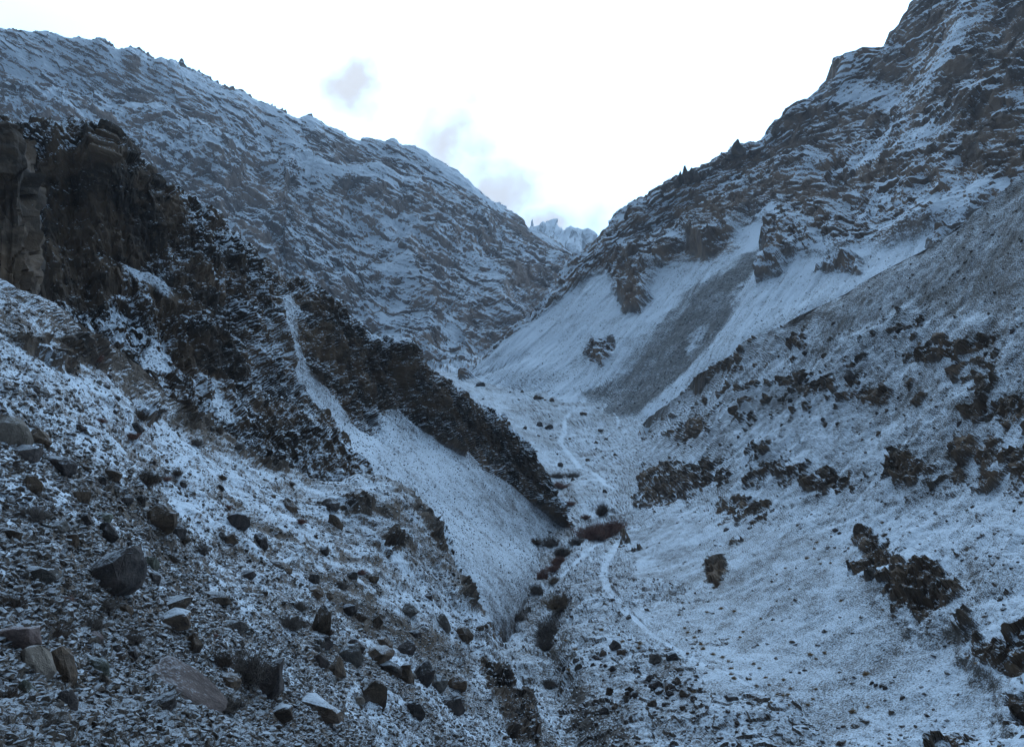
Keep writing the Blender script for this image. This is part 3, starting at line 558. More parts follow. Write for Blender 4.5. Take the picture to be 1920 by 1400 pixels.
for pts in ([(20, 232), (120, 232), (150, 262), (100, 300), (60, 290)], [(330, 420), (380, 430), (430, 470), (400, 480), (340, 450)], [(355, 480), (400, 470), (440, 520), (400, 530)]):
    feature(B, pts, snow=.10, sc=5, amp=6, f=5)
B.tone = (.02 + .35 * fbm(B.P, 16, 4, off=9)).astype(np.float32)
feature(B, [(712, 780), (860, 850), (1000, 945), (1078, 1020), (960, 1100), (860, 1000)], tone=.2, sc=8)
B.snow += (.05 * scr).astype(np.float32)
# dark lee streak of stones on the big scree
feature(B, [(840, 900), (900, 905), (980, 960), (1010, 1000), (960, 1000), (890, 950)], snow=.12, sc=5, f=8)

# --- rock tower
col = st(BT, 2.6, 24, 4, .55, True); mid = fbm(BT.P, 8, 5, .55)
hh, cr = chunks(BT.S / 2.4, BT.T / 4.5 + .4 * mid)
BT.D = (.9 * col + 1.5 * mid + .7 * hh).astype(np.float32)
BT.rock[:] = 1; BT.snow[:] = -.8; BT.tone = (-.25 + .4 * fbm(BT.P, 9, 4, off=4)).astype(np.float32)
feature(BT, [(-420, 400), (40, 380), (70, 420), (70, 560), (-420, 560)], tone=.35, sc=4, amp=8, f=10)

# --- valley floor
mid = fbm(G.P, 16, 4, .5); fine = fbm(G.P, 3, 4, .55)
hh, cr = chunks(G.P[..., 0] / 1.6, G.P[..., 1] / 1.8)
G.D = (1.3 * mid + .45 * fine + .25 * hh).astype(np.float32)
G.snow = (.02 + .18 * fbm(G.P, 12, 4, off=2)).astype(np.float32); G.tone[:] = .1
feature(G, [(1000, 1010), (1066, 1000), (1040, 1060), (1020, 1120), (1000, 1180), (970, 1180), (1000, 1080)], snow=-.16, sc=6, amp=10, f=8, rock=.3)
feature(G, [(1040, 880), (1070, 890), (1100, 930), (1090, 990), (1060, 1000), (1050, 940)], snow=-.10, sc=6, amp=9, f=8)
feature(G, [(1000, 1180), (1040, 1150), (1050, 1230), (1060, 1300), (1030, 1320), (1000, 1260)], snow=-.16, sc=5, amp=10, f=8, rock=.3)
feature(G, [(1040, 1310), (1080, 1275), (1130, 1310), (1160, 1345), (1200, 1400), (1050, 1400)], snow=-.28, rock=.6, tone=0, sc=4, f=6)   # dark cut bank above the stream
feature(G, [(850, 705), (900, 722), (960, 740), (940, 775), (890, 750)], snow=.12, sc=8)
feature(G, [(1180, 780), (1250, 790), (1200, 830), (1150, 850), (1120, 870), (1090, 890), (1150, 840)], snow=.10, sc=8)

# --- right near slope
mid = fbm(Fp.P, 14, 5, .5); fine = fbm(Fp.P, 2.6, 4, .58); bumpy = fbm(Fp.P, 34, 4, .5, off=3)
hh, cr = chunks(Fp.P[..., 0] / 1.3 + .5 * fine, Fp.P[..., 1] / 1.6 + .4 * mid)
hb, cb = chunks(Fp.P[..., 0] / 3.2 + .4 * mid, Fp.P[..., 1] / 4.6 + .3 * mid)
L1, s1 = strata(Fp, (-.12, .1, 1), 2.1, 1.7, 20, .16)
fan = np.maximum(Fp.poly([(1150, 1040), (1250, 960), (1350, 940), (1420, 960), (1570, 990), (1600, 1060), (1680, 1120), (1780, 1190), (1860, 1300), (1920, 1400), (1200, 1400), (1130, 1100)], 6, 22, 18),
                 Fp.poly([(1500, 590), (1640, 510), (1750, 455), (1860, 380), (2100, 240), (2100, 520), (1880, 600), (1700, 580), (1560, 640)], 9, 5, 6))
ledge = sstep(.02, .32, fbm(Fp.P, 17, 5, .55, off=6) + .35 * L1) * (1 - fan)
rk = np.zeros_like(Fp.S)
for pts in ([(1660, 640), (1690, 618), (1740, 614), (1790, 628), (1815, 640), (1780, 640), (1730, 634), (1690, 640)],
            [(1715, 655), (1740, 640), (1800, 648), (1870, 668), (1850, 680), (1790, 676), (1720, 668)],
            [(1445, 700), (1470, 684), (1520, 688), (1530, 704), (1490, 704)], [(1450, 712), (1540, 710), (1565, 735), (1520, 745), (1470, 728)],
            [(1578, 690), (1600, 688), (1612, 708), (1590, 714)], [(1205, 900), (1225, 872), (1260, 868), (1340, 870), (1330, 900), (1280, 940), (1230, 950), (1195, 955), (1180, 965)],
            [(1355, 940), (1400, 925), (1455, 950), (1450, 985), (1400, 1000), (1370, 975)], [(1590, 990), (1640, 985), (1690, 1010), (1680, 1050), (1640, 1085), (1600, 1060)],
            [(1650, 1080), (1720, 1060), (1800, 1100), (1790, 1150), (1740, 1170), (1690, 1140)], [(1790, 1190), (1830, 1185), (1880, 1200), (1960, 1180), (2000, 1330), (1930, 1290), (1870, 1260)],
            [(1820, 740), (1870, 730), (1960, 740), (1960, 810), (1880, 810), (1830, 790)], [(1380, 830), (1430, 830), (1440, 850), (1400, 850)],
            [(1440, 870), (1500, 880), (1480, 890), (1445, 885)], [(1500, 900), (1560, 880), (1580, 905), (1530, 920)], [(1620, 730), (1660, 720), (1650, 750), (1615, 760)],
            [(1660, 840), (1700, 850), (1720, 880), (1680, 890)], [(1780, 850), (1850, 840), (1920, 850), (1920, 880), (1840, 880)], [(1320, 700), (1380, 665), (1400, 660), (1390, 680), (1330, 705)],
            [(1160, 1010), (1176, 1000), (1176, 1030), (1155, 1050)], [(1900, 1320), (1960, 1310), (1960, 1400), (1910, 1380)], [(1280, 810), (1310, 775), (1320, 790), (1290, 830)]):
    rk = np.maximum(rk, Fp.poly(pts, 6.0, 12, 14))
frag = fbm(Fp.P, 2.6, 4, .6, off=21); broad = fbm(Fp.P, 8, 3, off=22)
rk = sstep(.02, .3, rk) * sstep(-.10, .22, 1.25 * rk - .64 + .75 * L1 + .5 * frag + .32 * hh)                 # broken ledges, snow on the steps between
oc = Fp.poly([(1320, 1062), (1332, 1046), (1354, 1048), (1364, 1060), (1352, 1084), (1338, 1096), (1326, 1086)], 2.0, 4, 2.5); rk = np.maximum(rk, oc)
rk0 = rk.copy()
rk = np.clip(np.maximum(rk, (1 - fan) * sstep(.0, .3, .7 * L1 + .5 * frag + .45 * broad + .25 * hh - .46)), 0, 1)
Fp.D = (1.6 * bumpy * (1 - fan) + (.9 - .5 * fan) * mid + (.30 - .12 * fan) * fine + rk * (.9 * hh + .6 * hb + .8 * L1 + .9 * fine) + .2 * fall(Fp, (-.87, -.48), 1.5, 12, 3) * (1 - rk)).astype(np.float32)
Fp.D += (.1 * oc * hh).astype(np.float32); Fp.rock = rk.astype(np.float32)
Fp.snow = (.02 + .16 * (1 - fan) + .17 * fbm(Fp.P, 20, 4, off=2) + .15 * fbm(Fp.P, 4.5, 4, .6, off=14) - .40 * rk - .06 * rk0 - .35 * oc - .42 * rk * hh * (1 - .7 * oc) - .10 * fan * (.6 + fbm(Fp.P, 22, 4, off=5)) + .10 * fall(Fp, (-.87, -.48), 1.6, 12, 3, off=3)).astype(np.float32)
Fp.tone = (.05 + .25 * fbm(Fp.P, 20, 4, off=9)).astype(np.float32)
feature(Fp, [(1870, 420), (1930, 370), (2050, 300), (2050, 560), (1920, 600), (1900, 540)], snow=-.02, tone=.2, sc=9, f=8)
feature(Fp, [(1390, 1150), (1500, 1110), (1570, 1180), (1520, 1250), (1430, 1230)], snow=-.06, sc=7, amp=14, f=16)
feature(Fp, [(1230, 1110), (1330, 1120), (1400, 1200), (1390, 1240), (1300, 1190)], snow=-.02, sc=7, amp=14, f=14)
feature(Fp, [(1500, 1060), (1620, 1100), (1640, 1180), (1560, 1160)], snow=.04, sc=7, amp=14, f=14)
feature(Fp, [(1640, 1290), (1780, 1270), (1860, 1340), (1700, 1370)], snow=.0, sc=7, amp=14, f=14)

# --- left near slope
mid = fbm(A.P, 9, 5, .5); fine = fbm(A.P, 1.5, 4, .58)
run = .6 * st(A, 26, 2.0, 4, .55) + .6 * st(A, 40, 5.5, 3, .5, off=6)                     # stripes run down the fall line, across the patch
hh, cr = chunks(A.P[..., 0] / .6 + .5 * fine, A.P[..., 1] / .8)
hb, cb = chunks(A.P[..., 0] / 2.0 + .4 * mid, A.P[..., 1] / 2.8)
far = sstep(45, 85, A.P[..., 1])
rk = np.zeros_like(A.S)
for pts in ([(30, 640), (120, 640), (190, 655), (185, 690), (110, 685), (50, 665)], [(240, 770), (270, 760), (290, 790), (262, 800)],
            [(775, 920), (795, 930), (835, 1010), (825, 1025), (795, 975)], [(870, 1080), (890, 1110), (906, 1150), (885, 1145), (865, 1110)],
            [(715, 1010), (745, 985), (765, 1020), (740, 1040)], [(640, 935), (690, 930), (690, 960), (650, 965)], [(430, 810), (520, 850), (560, 880), (500, 880), (440, 840)],
            [(900, 1230), (940, 1240), (1000, 1330), (1010, 1400), (960, 1380), (910, 1290)], [(330, 740), (400, 790), (370, 800), (320, 770)]):
    rk = np.maximum(rk, A.poly(pts, 4, 6, 3))
A.D = (.8 * mid + (.16 + .12 * far) * fine + .22 * run + rk * (.5 * hh + .8 * hb + .5) + .05 * hh).astype(np.float32)
A.rock = np.maximum(rk, .25).astype(np.float32)
A.snow = (-.12 + .07 * far + .22 * fbm(A.P, 7, 4, off=2) + (.24 + .14 * far) * run - .5 * rk).astype(np.float32)
for pts in ([(120, 700), (220, 745), (330, 830), (480, 930), (600, 1000), (560, 1000), (400, 920), (250, 830), (130, 740)], [(0, 525), (120, 590), (190, 645), (120, 620), (0, 560)], [(230, 840), (330, 900), (430, 970), (380, 960), (260, 880)]):
    feature(A, pts, snow=.26, sc=5, amp=9, f=10)
for ln, w in (([(60, 655), (160, 720), (260, 790), (380, 880), (500, 960), (620, 1030)], 2.2), ([(150, 690), (280, 780), (400, 870), (520, 950)], 1.6), ([(100, 780), (210, 850), (300, 910), (390, 975), (480, 1040)], 2.0),
              ([(300, 840), (420, 920), (560, 1010), (660, 1080), (740, 1150)], 1.5), ([(20, 880), (110, 940), (220, 990)], 1.0), ([(560, 905), (660, 960), (740, 1040), (800, 1130)], 1.3)):
    m = A.path(ln, w) * sstep(-.7, .35, fbm(A.P, 3.0, 4, .6, off=12)); A.snow = A.snow * (1 - m) + .20 * m; A.trail = np.maximum(A.trail, .6 * m)
A.tone = (.12 + .3 * fbm(A.P, 6, 4, off=9)).astype(np.float32)

# --- trodden paths, smooth with snow
def trail(p, pts, w, v=.34):
    m = p.path(pts, w) * sstep(-1.1, .1, fbm(p.P, 2.2, 3, .6, off=28)); p.trail = np.maximum(p.trail, m); p.snow = p.snow * (1 - m) + v * m; p.rock *= 1 - m
    sm = p.D
    for _ in range(4): sm = (np.roll(sm, 5, 0) + np.roll(sm, -5, 0) + np.roll(sm, 5, 1) + np.roll(sm, -5, 1) + sm) / 5
    p.D = p.D * (1 - m) + (sm - .1) * m
t1 = [(1160, 1012), (1148, 1040), (1134, 1062), (1132, 1085), (1140, 1108), (1162, 1130), (1180, 1150), (1200, 1170), (1222, 1188), (1252, 1206), (1285, 1222), (1320, 1246), (1360, 1262), (1410, 1290), (1450, 1310)]
A.snow = A.snow.astype(np.float32)
for p in (G, Fp): trail(p, t1[3:], .8, .20); trail(p, t1[:7], 1.4, .26)
t2 = [(1068, 775), (1060, 790), (1058, 810), (1050, 830), (1062, 845), (1078, 862), (1090, 880)]
t3 = [(1148, 772), (1158, 785), (1160, 800), (1140, 820), (1112, 838), (1078, 852)]
trail(G, t2, 2.2); trail(G, t3, 1.4); trail(G, [(1110, 885), (1125, 895), (1135, 908), (1150, 915)], 1.8)
trail(G, [(1060, 1080), (1095, 1040), (1130, 1020)], 1.5, .5)

M_far = terrain_mat('far_ice', 22, snow=(.80, .84, .90), edge=.35, rock_a=(.13, .13, .14), rock_b=(.20, .19, .20), rock_c=(.24, .24, .24))
M_C = terrain_mat('left_mountain_rock', 1.7, k_noise=1.0, k_up=1.4, up0=.72, edge=.12, bump=.9, rock_a=(.085, .062, .052), rock_b=(.17, .118, .090), rock_c=(.20, .16, .13), bed=((.47, .10, .88), 6.5, 20, 1.7, .16))
M_E = terrain_mat('right_mountain_rock', 1.2, k_noise=1.15, k_up=1.5, up0=.70, edge=.2, soft=.55, rock_a=(.085, .055, .038), rock_b=(.18, .115, .074), rock_c=(.22, .16, .12), soil=(.118, .108, .102), bed=((-.14, .05, 1), 4.5, 12, .9, .3))
M_B = terrain_mat('dark_cliff_rock', .38, k_noise=1.15, k_up=1.1, up0=.62, soft=.5, rock_a=(.048, .033, .024), rock_b=(.135, .086, .054), rock_c=(.18, .13, .09), soil=(.12, .10, .09), bed=((.30, .1, .93), 1.1, 5, .35))
M_G = terrain_mat('valley_ground', .34, k_noise=1.5, k_up=1.0, up0=.86, soft=.5, soil=(.125, .096, .076))
M_F = terrain_mat('right_slope_ground', .22, k_noise=1.7, k_up=1.1, up0=.76, soft=.50, rock_a=(.075, .048, .031), rock_b=(.17, .108, .068), rock_c=(.19, .135, .09), soil=(.12, .098, .082), bed=((-.12, .1, 1), .9, 5, .3), bump=.16)
M_A = terrain_mat('left_slope_ground', .14, k_noise=1.0, k_up=.9, up0=.76, soft=.36, soil=(.135, .098, .072), rock_a=(.060, .045, .036), rock_b=(.13, .088, .062))
for p, m, st_ in ((D, M_far, 22), (C, M_C, 2.8), (E, M_E, 1.5), (B, M_B, .5), (BT, M_B, .5), (G, M_G, .4), (Fp, M_F, .34), (A, M_A, .16)):
    p.build(m, st_)
print('terrain', round(time.time() - T_START, 1))
# ------------------------------------------------------------------ things that stand on the ground
def ground(px, py, patches):
    """nearest ground on the sight line"""
    best = None
    for r in (3.5, 9, 25):
        for p in patches:
            if not hasattr(p, 'gx'):
                y = np.maximum(p.G[..., 1], .1)
                p.gx = (p.G[..., 0] / y * F_PX + 960).astype(np.float32); p.gy = (700 - p.G[..., 2] / y * F_PX).astype(np.float32)
            m = (np.abs(p.gx - px) < r) & (np.abs(p.gy - py) < r) & p.vis
            if m.any():
                q = p.G[m]; k = np.argmin(q[:, 1])
                if best is None or q[k, 1] < best[1]: best = q[k]
        if best is not None: return Vector(best)
    return None
def tag(o, label, cat, group=None):
    o['label'] = label; o['category'] = cat
    if group: o['group'] = group
    return o
def stone_mat(name, a, b, snow_at=.72, snow_amt=1.0, scale=3.0):
    m, N, L = new_mat(name)
    tc = nd(N, 'ShaderNodeTexCoord'); oi = nd(N, 'ShaderNodeObjectInfo')
    ad = nd(N, 'ShaderNodeVectorMath', operation='ADD'); mu = nd(N, 'ShaderNodeVectorMath', operation='SCALE')
    mu.inputs[0].default_value = (37, 19, 53); L.new(oi.outputs['Random'], mu.inputs['Scale'])
    L.new(tc.outputs['Object'], ad.inputs[0]); L.new(mu.outputs[0], ad.inputs[1]); P = ad.outputs[0]
    n1 = noise(N, L, P, scale, 5, .65, .5); n2 = noise(N, L, P, scale * 7, 4, .65)
    col = mixc(N, L, mrange(N, L, n1, .32, .66), a, b)
    col = mixc(N, L, mrange(N, L, n2, .5, .8, 0, .5), col, tuple(min(1, c * 1.9) for c in b))
    hv = nd(N, 'ShaderNodeHueSaturation'); L.new(col, hv.inputs['Color'])
    L.new(mth(N, L, 'MULTIPLY_ADD', oi.outputs['Random'], .7, .65), hv.inputs['Value'])
    geo = nd(N, 'ShaderNodeNewGeometry'); sx = nd(N, 'ShaderNodeSeparateXYZ'); L.new(geo.outputs['Normal'], sx.inputs[0])
    s = mth(N, L, 'MULTIPLY_ADD', mth(N, L, 'SUBTRACT', n2, .5), 1.3, sx.outputs['Z'])
    s = mth(N, L, 'MULTIPLY_ADD', mth(N, L, 'SUBTRACT', n1, .5), .8, s)
    f = mrange(N, L, s, snow_at - .14, snow_at + .18, 0, snow_amt)
    c2 = mixc(N, L, f, hv.outputs[0], SNOW)
    bs = nd(N, 'ShaderNodeBsdfPrincipled'); bs.inputs['Roughness'].default_value = .82; bs.inputs['Specular IOR Level'].default_value = .3
    L.new(c2, bs.inputs['Base Color'])
    bp = nd(N, 'ShaderNodeBump'); bp.inputs['Strength'].default_value = .8; bp.inputs['Distance'].default_value = .12
    L.new(mth(N, L, 'ADD', n1, mth(N, L, 'MULTIPLY', n2, .5)), bp.inputs['Height']); L.new(bp.outputs[0], bs.inputs['Normal'])
    out = nd(N, 'ShaderNodeOutputMaterial'); L.new(bs.outputs[0], out.inputs['Surface'])
    return m
STONE = {'brown': stone_mat('brown_boulder', (.060, .040, .028), (.150, .098, .064), .84, .55),
         'dark': stone_mat('dark_boulder', (.042, .033, .030), (.100, .075, .064), .84, .5),
         'grey': stone_mat('grey_boulder', (.085, .070, .060), (.17, .14, .118), .84, .6),
         'pale': stone_mat('pale_boulder', (.20, .155, .12), (.32, .25, .195), .94, .4),
         'green': stone_mat('greenish_boulder', (.095, .092, .068), (.19, .18, .135), .86, .5),
         'pink': stone_mat('pinkish_slab', (.110, .075, .064), (.21, .145, .125), .96, .35),
         'capped': stone_mat('snow_capped_boulder', (.070, .047, .034), (.15, .10, .07), .70, .75)}
M_SCREE = stone_mat('scree_stone', (.065, .048, .037), (.19, .142, .108), .80, .7, 2.0)
M_SCREE_G = stone_mat('grey_scree_stone', (.080, .073, .068), (.18, .16, .148), .76, .8, 2.0)
rr = random.Random(11)
def rock_mesh(name, seed, kind):
    r = random.Random(seed); bm = bmesh.new()
    for _ in range(26 if kind == 'block' else 34):
        v = Vector([r.gauss(0, 1) for _ in range(3)]).normalized()
        pw = .55 if kind == 'block' else .8                 # blocky to rounded
        v = Vector([math.copysign(abs(c) ** pw, c) for c in v]) * r.uniform(.72, 1.0)
        if kind == 'slab': v.z *= 1 if abs(v.z) < .5 else .8
        bm.verts.new(v)
    if kind != 'slab': bmesh.ops.rotate(bm, verts=bm.verts[:], cent=(0, 0, 0), matrix=Euler((r.uniform(-.5, .5), r.uniform(-.5, .5), r.uniform(0, 3)), 'XYZ').to_matrix())
    shear = r.uniform(-.35, .35)
    for v in bm.verts: v.co.x += shear * v.co.z
    res = bmesh.ops.convex_hull(bm, input=bm.verts[:])
    bmesh.ops.delete(bm, geom=list({e for e in res['geom_interior'] + res['geom_unused'] if isinstance(e, bmesh.types.BMVert)}), context='VERTS')
    bmesh.ops.bevel(bm, geom=bm.edges[:], offset=.05 if kind != 'round' else .10, segments=1, affect='EDGES', clamp_overlap=True)
    bmesh.ops.triangulate(bm, faces=bm.faces[:])
    for _ in range(2):
        long = [e for e in bm.edges if e.calc_length() > .30]
        if long: bmesh.ops.subdivide_edges(bm, edges=long, cuts=1, use_grid_fill=False)
        bmesh.ops.triangulate(bm, faces=bm.faces[:])
    co = np.array([v.co[:] for v in bm.verts])
    d = .10 * fbm(co + seed * 3.1, .8, 3) + .035 * fbm(co + seed * 3.1, .25, 2)
    bm.normal_update()
    for v, x in zip(bm.verts, d): v.co += v.normal * float(x)
    if kind == 'spire':                                    # narrows to a leaning point
        zs = [v.co.z for v in bm.verts]; z0, z1 = min(zs), max(zs); lean = r.uniform(-.25, .25)
        for v in bm.verts:
            t = (v.co.z - z0) / (z1 - z0); k = 1.1 - .85 * t ** 1.2
            v.co.x = v.co.x * k + lean * t; v.co.y *= k
    co = np.array([v.co[:] for v in bm.verts]); lo, hi = co.min(0), co.max(0)
    for v, c in zip(bm.verts, (co - (lo + hi) / 2) / (hi - lo)): v.co = Vector(c)
    me = bpy.data.meshes.new(name); bm.to_mesh(me); bm.free()
    return me
ROCKS = {k: [rock_mesh('boulder', 100 * i + j, k) for j in range(7)] for i, k in enumerate(('block', 'slab', 'round', 'spire'))}
_mats = {}
def boulder(px, py, w, h, kind, tint, label, patches, roll=0.0, name='boulder', group=None, deep=1.0, parent=None, cat='boulder', sink=.43, turn=None):
    """w, h: seen width and height in survey pixels"""
    g = ground(px, py + h * .28, patches)
    if g is None: return None
    m = g.y / F_PX
    base = rr.choice(ROCKS[kind])
    key = (base.name, tint)
    if key not in _mats:
        me = base.copy(); me.name = 'boulder'; me.materials.clear(); me.materials.append(STONE[tint]); _mats[key] = me
    o = bpy.data.objects.new(name, _mats[key]); COL.objects.link(o)
    W, H = w * m * 1.04, h * m * 1.45
    o.scale = (W, max(W * .75, H * .6) * deep, H)
    o.rotation_euler = (rr.uniform(-.15, .15), R(roll) + rr.uniform(-.05, .05), rr.choice((0, math.pi)) + rr.uniform(-.35, .35) if turn is None else turn)
    o.location = g + Vector((0, o.scale.y * .12, H * (.5 - sink)))
    if label: tag(o, label, cat, group)
    return o
NEAR = [A]; MID = [G, Fp]; ALLP = [A, B, G, Fp]
FG = [  # left foreground slope, big ones first
 (203, 1070, 132, 62, 'slab', 'dark', 30, 'largest dark boulder with a wet-looking flank on the left foreground scree'),
 (14, 808, 74, 62, 'round', 'pale', 10, 'pale rounded boulder cut by the left edge of the picture'),
 (70, 818, 52, 32, 'block', 'brown', 18, 'flat-topped brown boulder leaning against the pale rounded one'),
 (46, 848, 60, 30, 'slab', 'dark', 20, 'dark slab lying just below the pale rounded boulder'),
 (298, 968, 62, 46, 'block', 'brown', 14, 'square brown boulder above and right of the largest dark one'),
 (328, 994, 40, 22, 'slab', 'dark', 20, 'dark slab tucked under the square brown boulder'),
 (196, 998, 46, 32, 'block', 'dark', 26, 'dark leaning block straight above the largest boulder'),
 (132, 1008, 32, 24, 'round', 'brown', 16, 'small brown boulder up-left of the largest dark one'),
 (194, 966, 34, 20, 'slab', 'green', 22, 'pale greenish slab on the left scree above the dark leaning block'),
 (160, 970, 32, 22, 'block', 'dark', 24, 'dark wedge left of the pale greenish slab'),
 (150, 925, 46, 30, 'block', 'brown', 20, 'brown block on the left scree below the long snow stripe'),
 (110, 868, 60, 26, 'slab', 'dark', 24, 'dark flat slab down-right of the pale rounded boulder'),
 (60, 905, 44, 30, 'block', 'brown', 24, 'brown wedge above the blue-grey shrub at the left edge'),
 (446, 974, 46, 28, 'round', 'dark', 18, 'dark rounded boulder with a shrub at its head, mid left slope'),
 (432, 1008, 32, 22, 'block', 'brown', 12, 'small brown block just below the dark rounded boulder'),
 (345, 1010, 26, 15, 'block', 'brown', 18, 'low brown stone right of the slab under the square boulder'),
 (288, 1086, 30, 20, 'round', 'dark', 12, 'small dark stone touching the right end of the largest boulder'),
 (286, 1054, 28, 26, 'slab', 'green', 30, 'upright greenish stone behind the largest dark boulder'),
 (322, 1130, 78, 24, 'slab', 'brown', 22, 'long narrow slab down-right of the largest boulder'),
 (405, 1117, 52, 18, 'slab', 'brown', 12, 'thin rusty slab alone on the scree right of the long narrow slab'),
 (325, 1160, 62, 26, 'slab', 'capped', 4, 'flat slab with snow on top below the long narrow slab'),
 (362, 1202, 36, 34, 'block', 'brown', 8, 'upright brown stone below the snow-topped flat slab'),
 (440, 1170, 44, 24, 'slab', 'grey', 20, 'grey slab half buried left of the shrub above the tall block'),
 (248, 1226, 22, 18, 'round', 'dark', 0, 'single small dark round stone below the largest boulder'),
 (180, 1196, 28, 15, 'slab', 'pink', 12, 'small pinkish stone left of the small dark round stone'),
 (212, 1212, 30, 16, 'slab', 'dark', 14, 'small dark slab between the pinkish stone and the round one'),
 (30, 1192, 90, 38, 'slab', 'pink', -6, 'broad purplish slab with snow on top at the left edge'),
 (68, 1238, 52, 58, 'round', 'pale', 30, 'pale lichen-grey boulder under the broad purplish slab'),
 (114, 1250, 66, 68, 'block', 'brown', 10, 'big rough brown boulder right of the pale lichen-grey one'),
 (47, 1292, 44, 38, 'block', 'green', 0, 'squarish greenish boulder in the bottom left corner'),
 (122, 1314, 50, 44, 'block', 'dark', 14, 'dark block at the bottom edge right of the greenish boulder'),
 (182, 1246, 46, 26, 'slab', 'green', 26, 'greenish slab right of the big rough brown boulder'),
 (346, 1292, 158, 26, 'slab', 'pink', 30, 'very long pinkish slab slanting down at the bottom of the left slope'),
 (300, 1318, 64, 26, 'slab', 'dark', 28, 'dark slab along the lower side of the very long pinkish slab'),
 (428, 1276, 52, 22, 'slab', 'brown', 26, 'brown slab above the very long pinkish slab'),
 (68, 1072, 70, 34, 'slab', 'grey', 20, 'layered grey slab left of the largest dark boulder'),
 (604, 1166, 36, 54, 'block', 'brown', 6, 'tall standing brown block on the scree, bottom centre left'),
 (606, 1202, 38, 24, 'block', 'dark', 14, 'dark block at the foot of the tall standing one'),
 (632, 1248, 34, 38, 'block', 'brown', 0, 'upright brown block in the heap, right of its darker twin'),
 (604, 1234, 34, 26, 'block', 'dark', 8, 'dark twin left of the upright brown block'),
 (654, 1224, 50, 34, 'slab', 'grey', 34, 'grey leaning slab over the upright brown block'),
 (709, 1226, 62, 28, 'block', 'brown', 24, 'long brown boulder in the middle of the heap'),
 (670, 1208, 36, 22, 'block', 'dark', 12, 'dark block up-left of the long brown boulder'),
 (760, 1212, 32, 32, 'block', 'dark', 40, 'pointed dark boulder leaning at the top right of the heap'),
 (722, 1204, 34, 18, 'block', 'brown', 16, 'low brown block left of the pointed dark boulder'),
 (732, 1250, 46, 20, 'slab', 'dark', 14, 'flat dark slab under the long brown boulder'),
 (764, 1262, 32, 38, 'round', 'brown', 6, 'rounded brown boulder at the right of the heap'),
 (792, 1262, 40, 46, 'block', 'dark', 24, 'big dark boulder touching the rounded brown one'),
 (698, 1296, 56, 42, 'round', 'brown', 6, 'rough brown boulder alone below the heap'),
 (500, 1272, 62, 86, 'block', 'dark', 26, 'big dark boulder with a bare shrub growing over it'),
 (600, 1324, 84, 30, 'slab', 'capped', -8, 'wide slab with snow on top at the bottom edge'),
 (524, 1334, 50, 22, 'slab', 'capped', 10, 'low snow-dusted slab left of the wide snowy one'),
 (652, 1140, 32, 18, 'slab', 'dark', 14, 'dark slab right of and above the tall standing block'),
 (674, 1152, 30, 16, 'slab', 'brown', 16, 'brown slab just below that dark slab near the tall block'),
 (706, 1162, 26, 22, 'block', 'brown', 10, 'small brown block up the slope from the long brown boulder'),
 (766, 1140, 38, 22, 'block', 'grey', 18, 'grey-topped block alone right of the small brown blocks'),
 (805, 1115, 18, 13, 'round', 'dark', 6, 'small dark round stone near the slope edge'),
 (836, 1166, 24, 32, 'block', 'grey', 10, 'upright grey block near the slope edge'),
 (870, 1188, 36, 26, 'block', 'brown', 14, 'brown boulder on the slope edge below the rocky nose'),
 (776, 1184, 24, 11, 'slab', 'dark', 6, 'thin dark slab above the pointed dark boulder'),
 (850, 1318, 50, 38, 'block', 'dark', 26, 'dark triangular boulder at the bottom edge, right of centre heap'),
 (824, 1280, 42, 30, 'block', 'grey', 20, 'grey block between the big dark and the triangular boulders'),
 (858, 1280, 40, 26, 'block', 'brown', 10, 'brown block above the dark triangular boulder'),
 (778, 1330, 42, 32, 'block', 'dark', 8, 'dark boulder cut by the bottom edge under the heap'),
 (675, 1312, 24, 14, 'round', 'pale', 0, 'small pale round stone left below the rough brown boulder'),
 (544, 942, 24, 28, 'block', 'brown', 26, 'lone brown block high on the left slope'),
 (620, 942, 36, 20, 'block', 'dark', 12, 'dark block high on the slope right of the lone brown one'),
 (628, 974, 24, 26, 'block', 'brown', 20, 'brown stone below the high dark block'),
 (490, 1010, 30, 24, 'block', 'dark', 6, 'dark block on the stripes of snow, centre of left slope'),
 (586, 1084, 22, 18, 'round', 'dark', 8, 'dark rounded stone above the tall standing block'),
 (592, 1106, 32, 20, 'slab', 'brown', 24, 'brown slab between the dark rounded stone and the tall block'),
 (528, 1058, 46, 16, 'slab', 'brown', 20, 'long low brown slab left of the dark rounded stone'),
 (210, 888, 34, 18, 'slab', 'brown', 22, 'brown slab on the left edge of the second snow stripe'),
 (236, 935, 30, 18, 'block', 'dark', 20, 'dark block between the long snow stripes'),
 (150, 800, 22, 14, 'block', 'dark', 18, 'small dark block right of the pale rounded boulder, above the stripes'),
 (108, 985, 34, 18, 'slab', 'grey', 18, 'grey slab left of the small brown boulder'),
 (20, 1000, 40, 22, 'slab', 'brown', 14, 'brown slab at the left edge below the blue-grey shrub'),
 (235, 1140, 34, 18, 'slab', 'brown', 20, 'brown slab in the lee of the largest boulder'),
 (465, 1075, 34, 16, 'slab', 'dark', 18, 'dark slab alone in the middle of the left scree'),
 (700, 1085, 26, 16, 'block', 'brown', 18, 'brown block on open scree above the grey-topped block'),
]
for (px, py, w, h, k, t, roll, lab) in FG:
    boulder(px, py, w, h, k, t, lab, NEAR, roll, group='boulders on the left foreground slope')
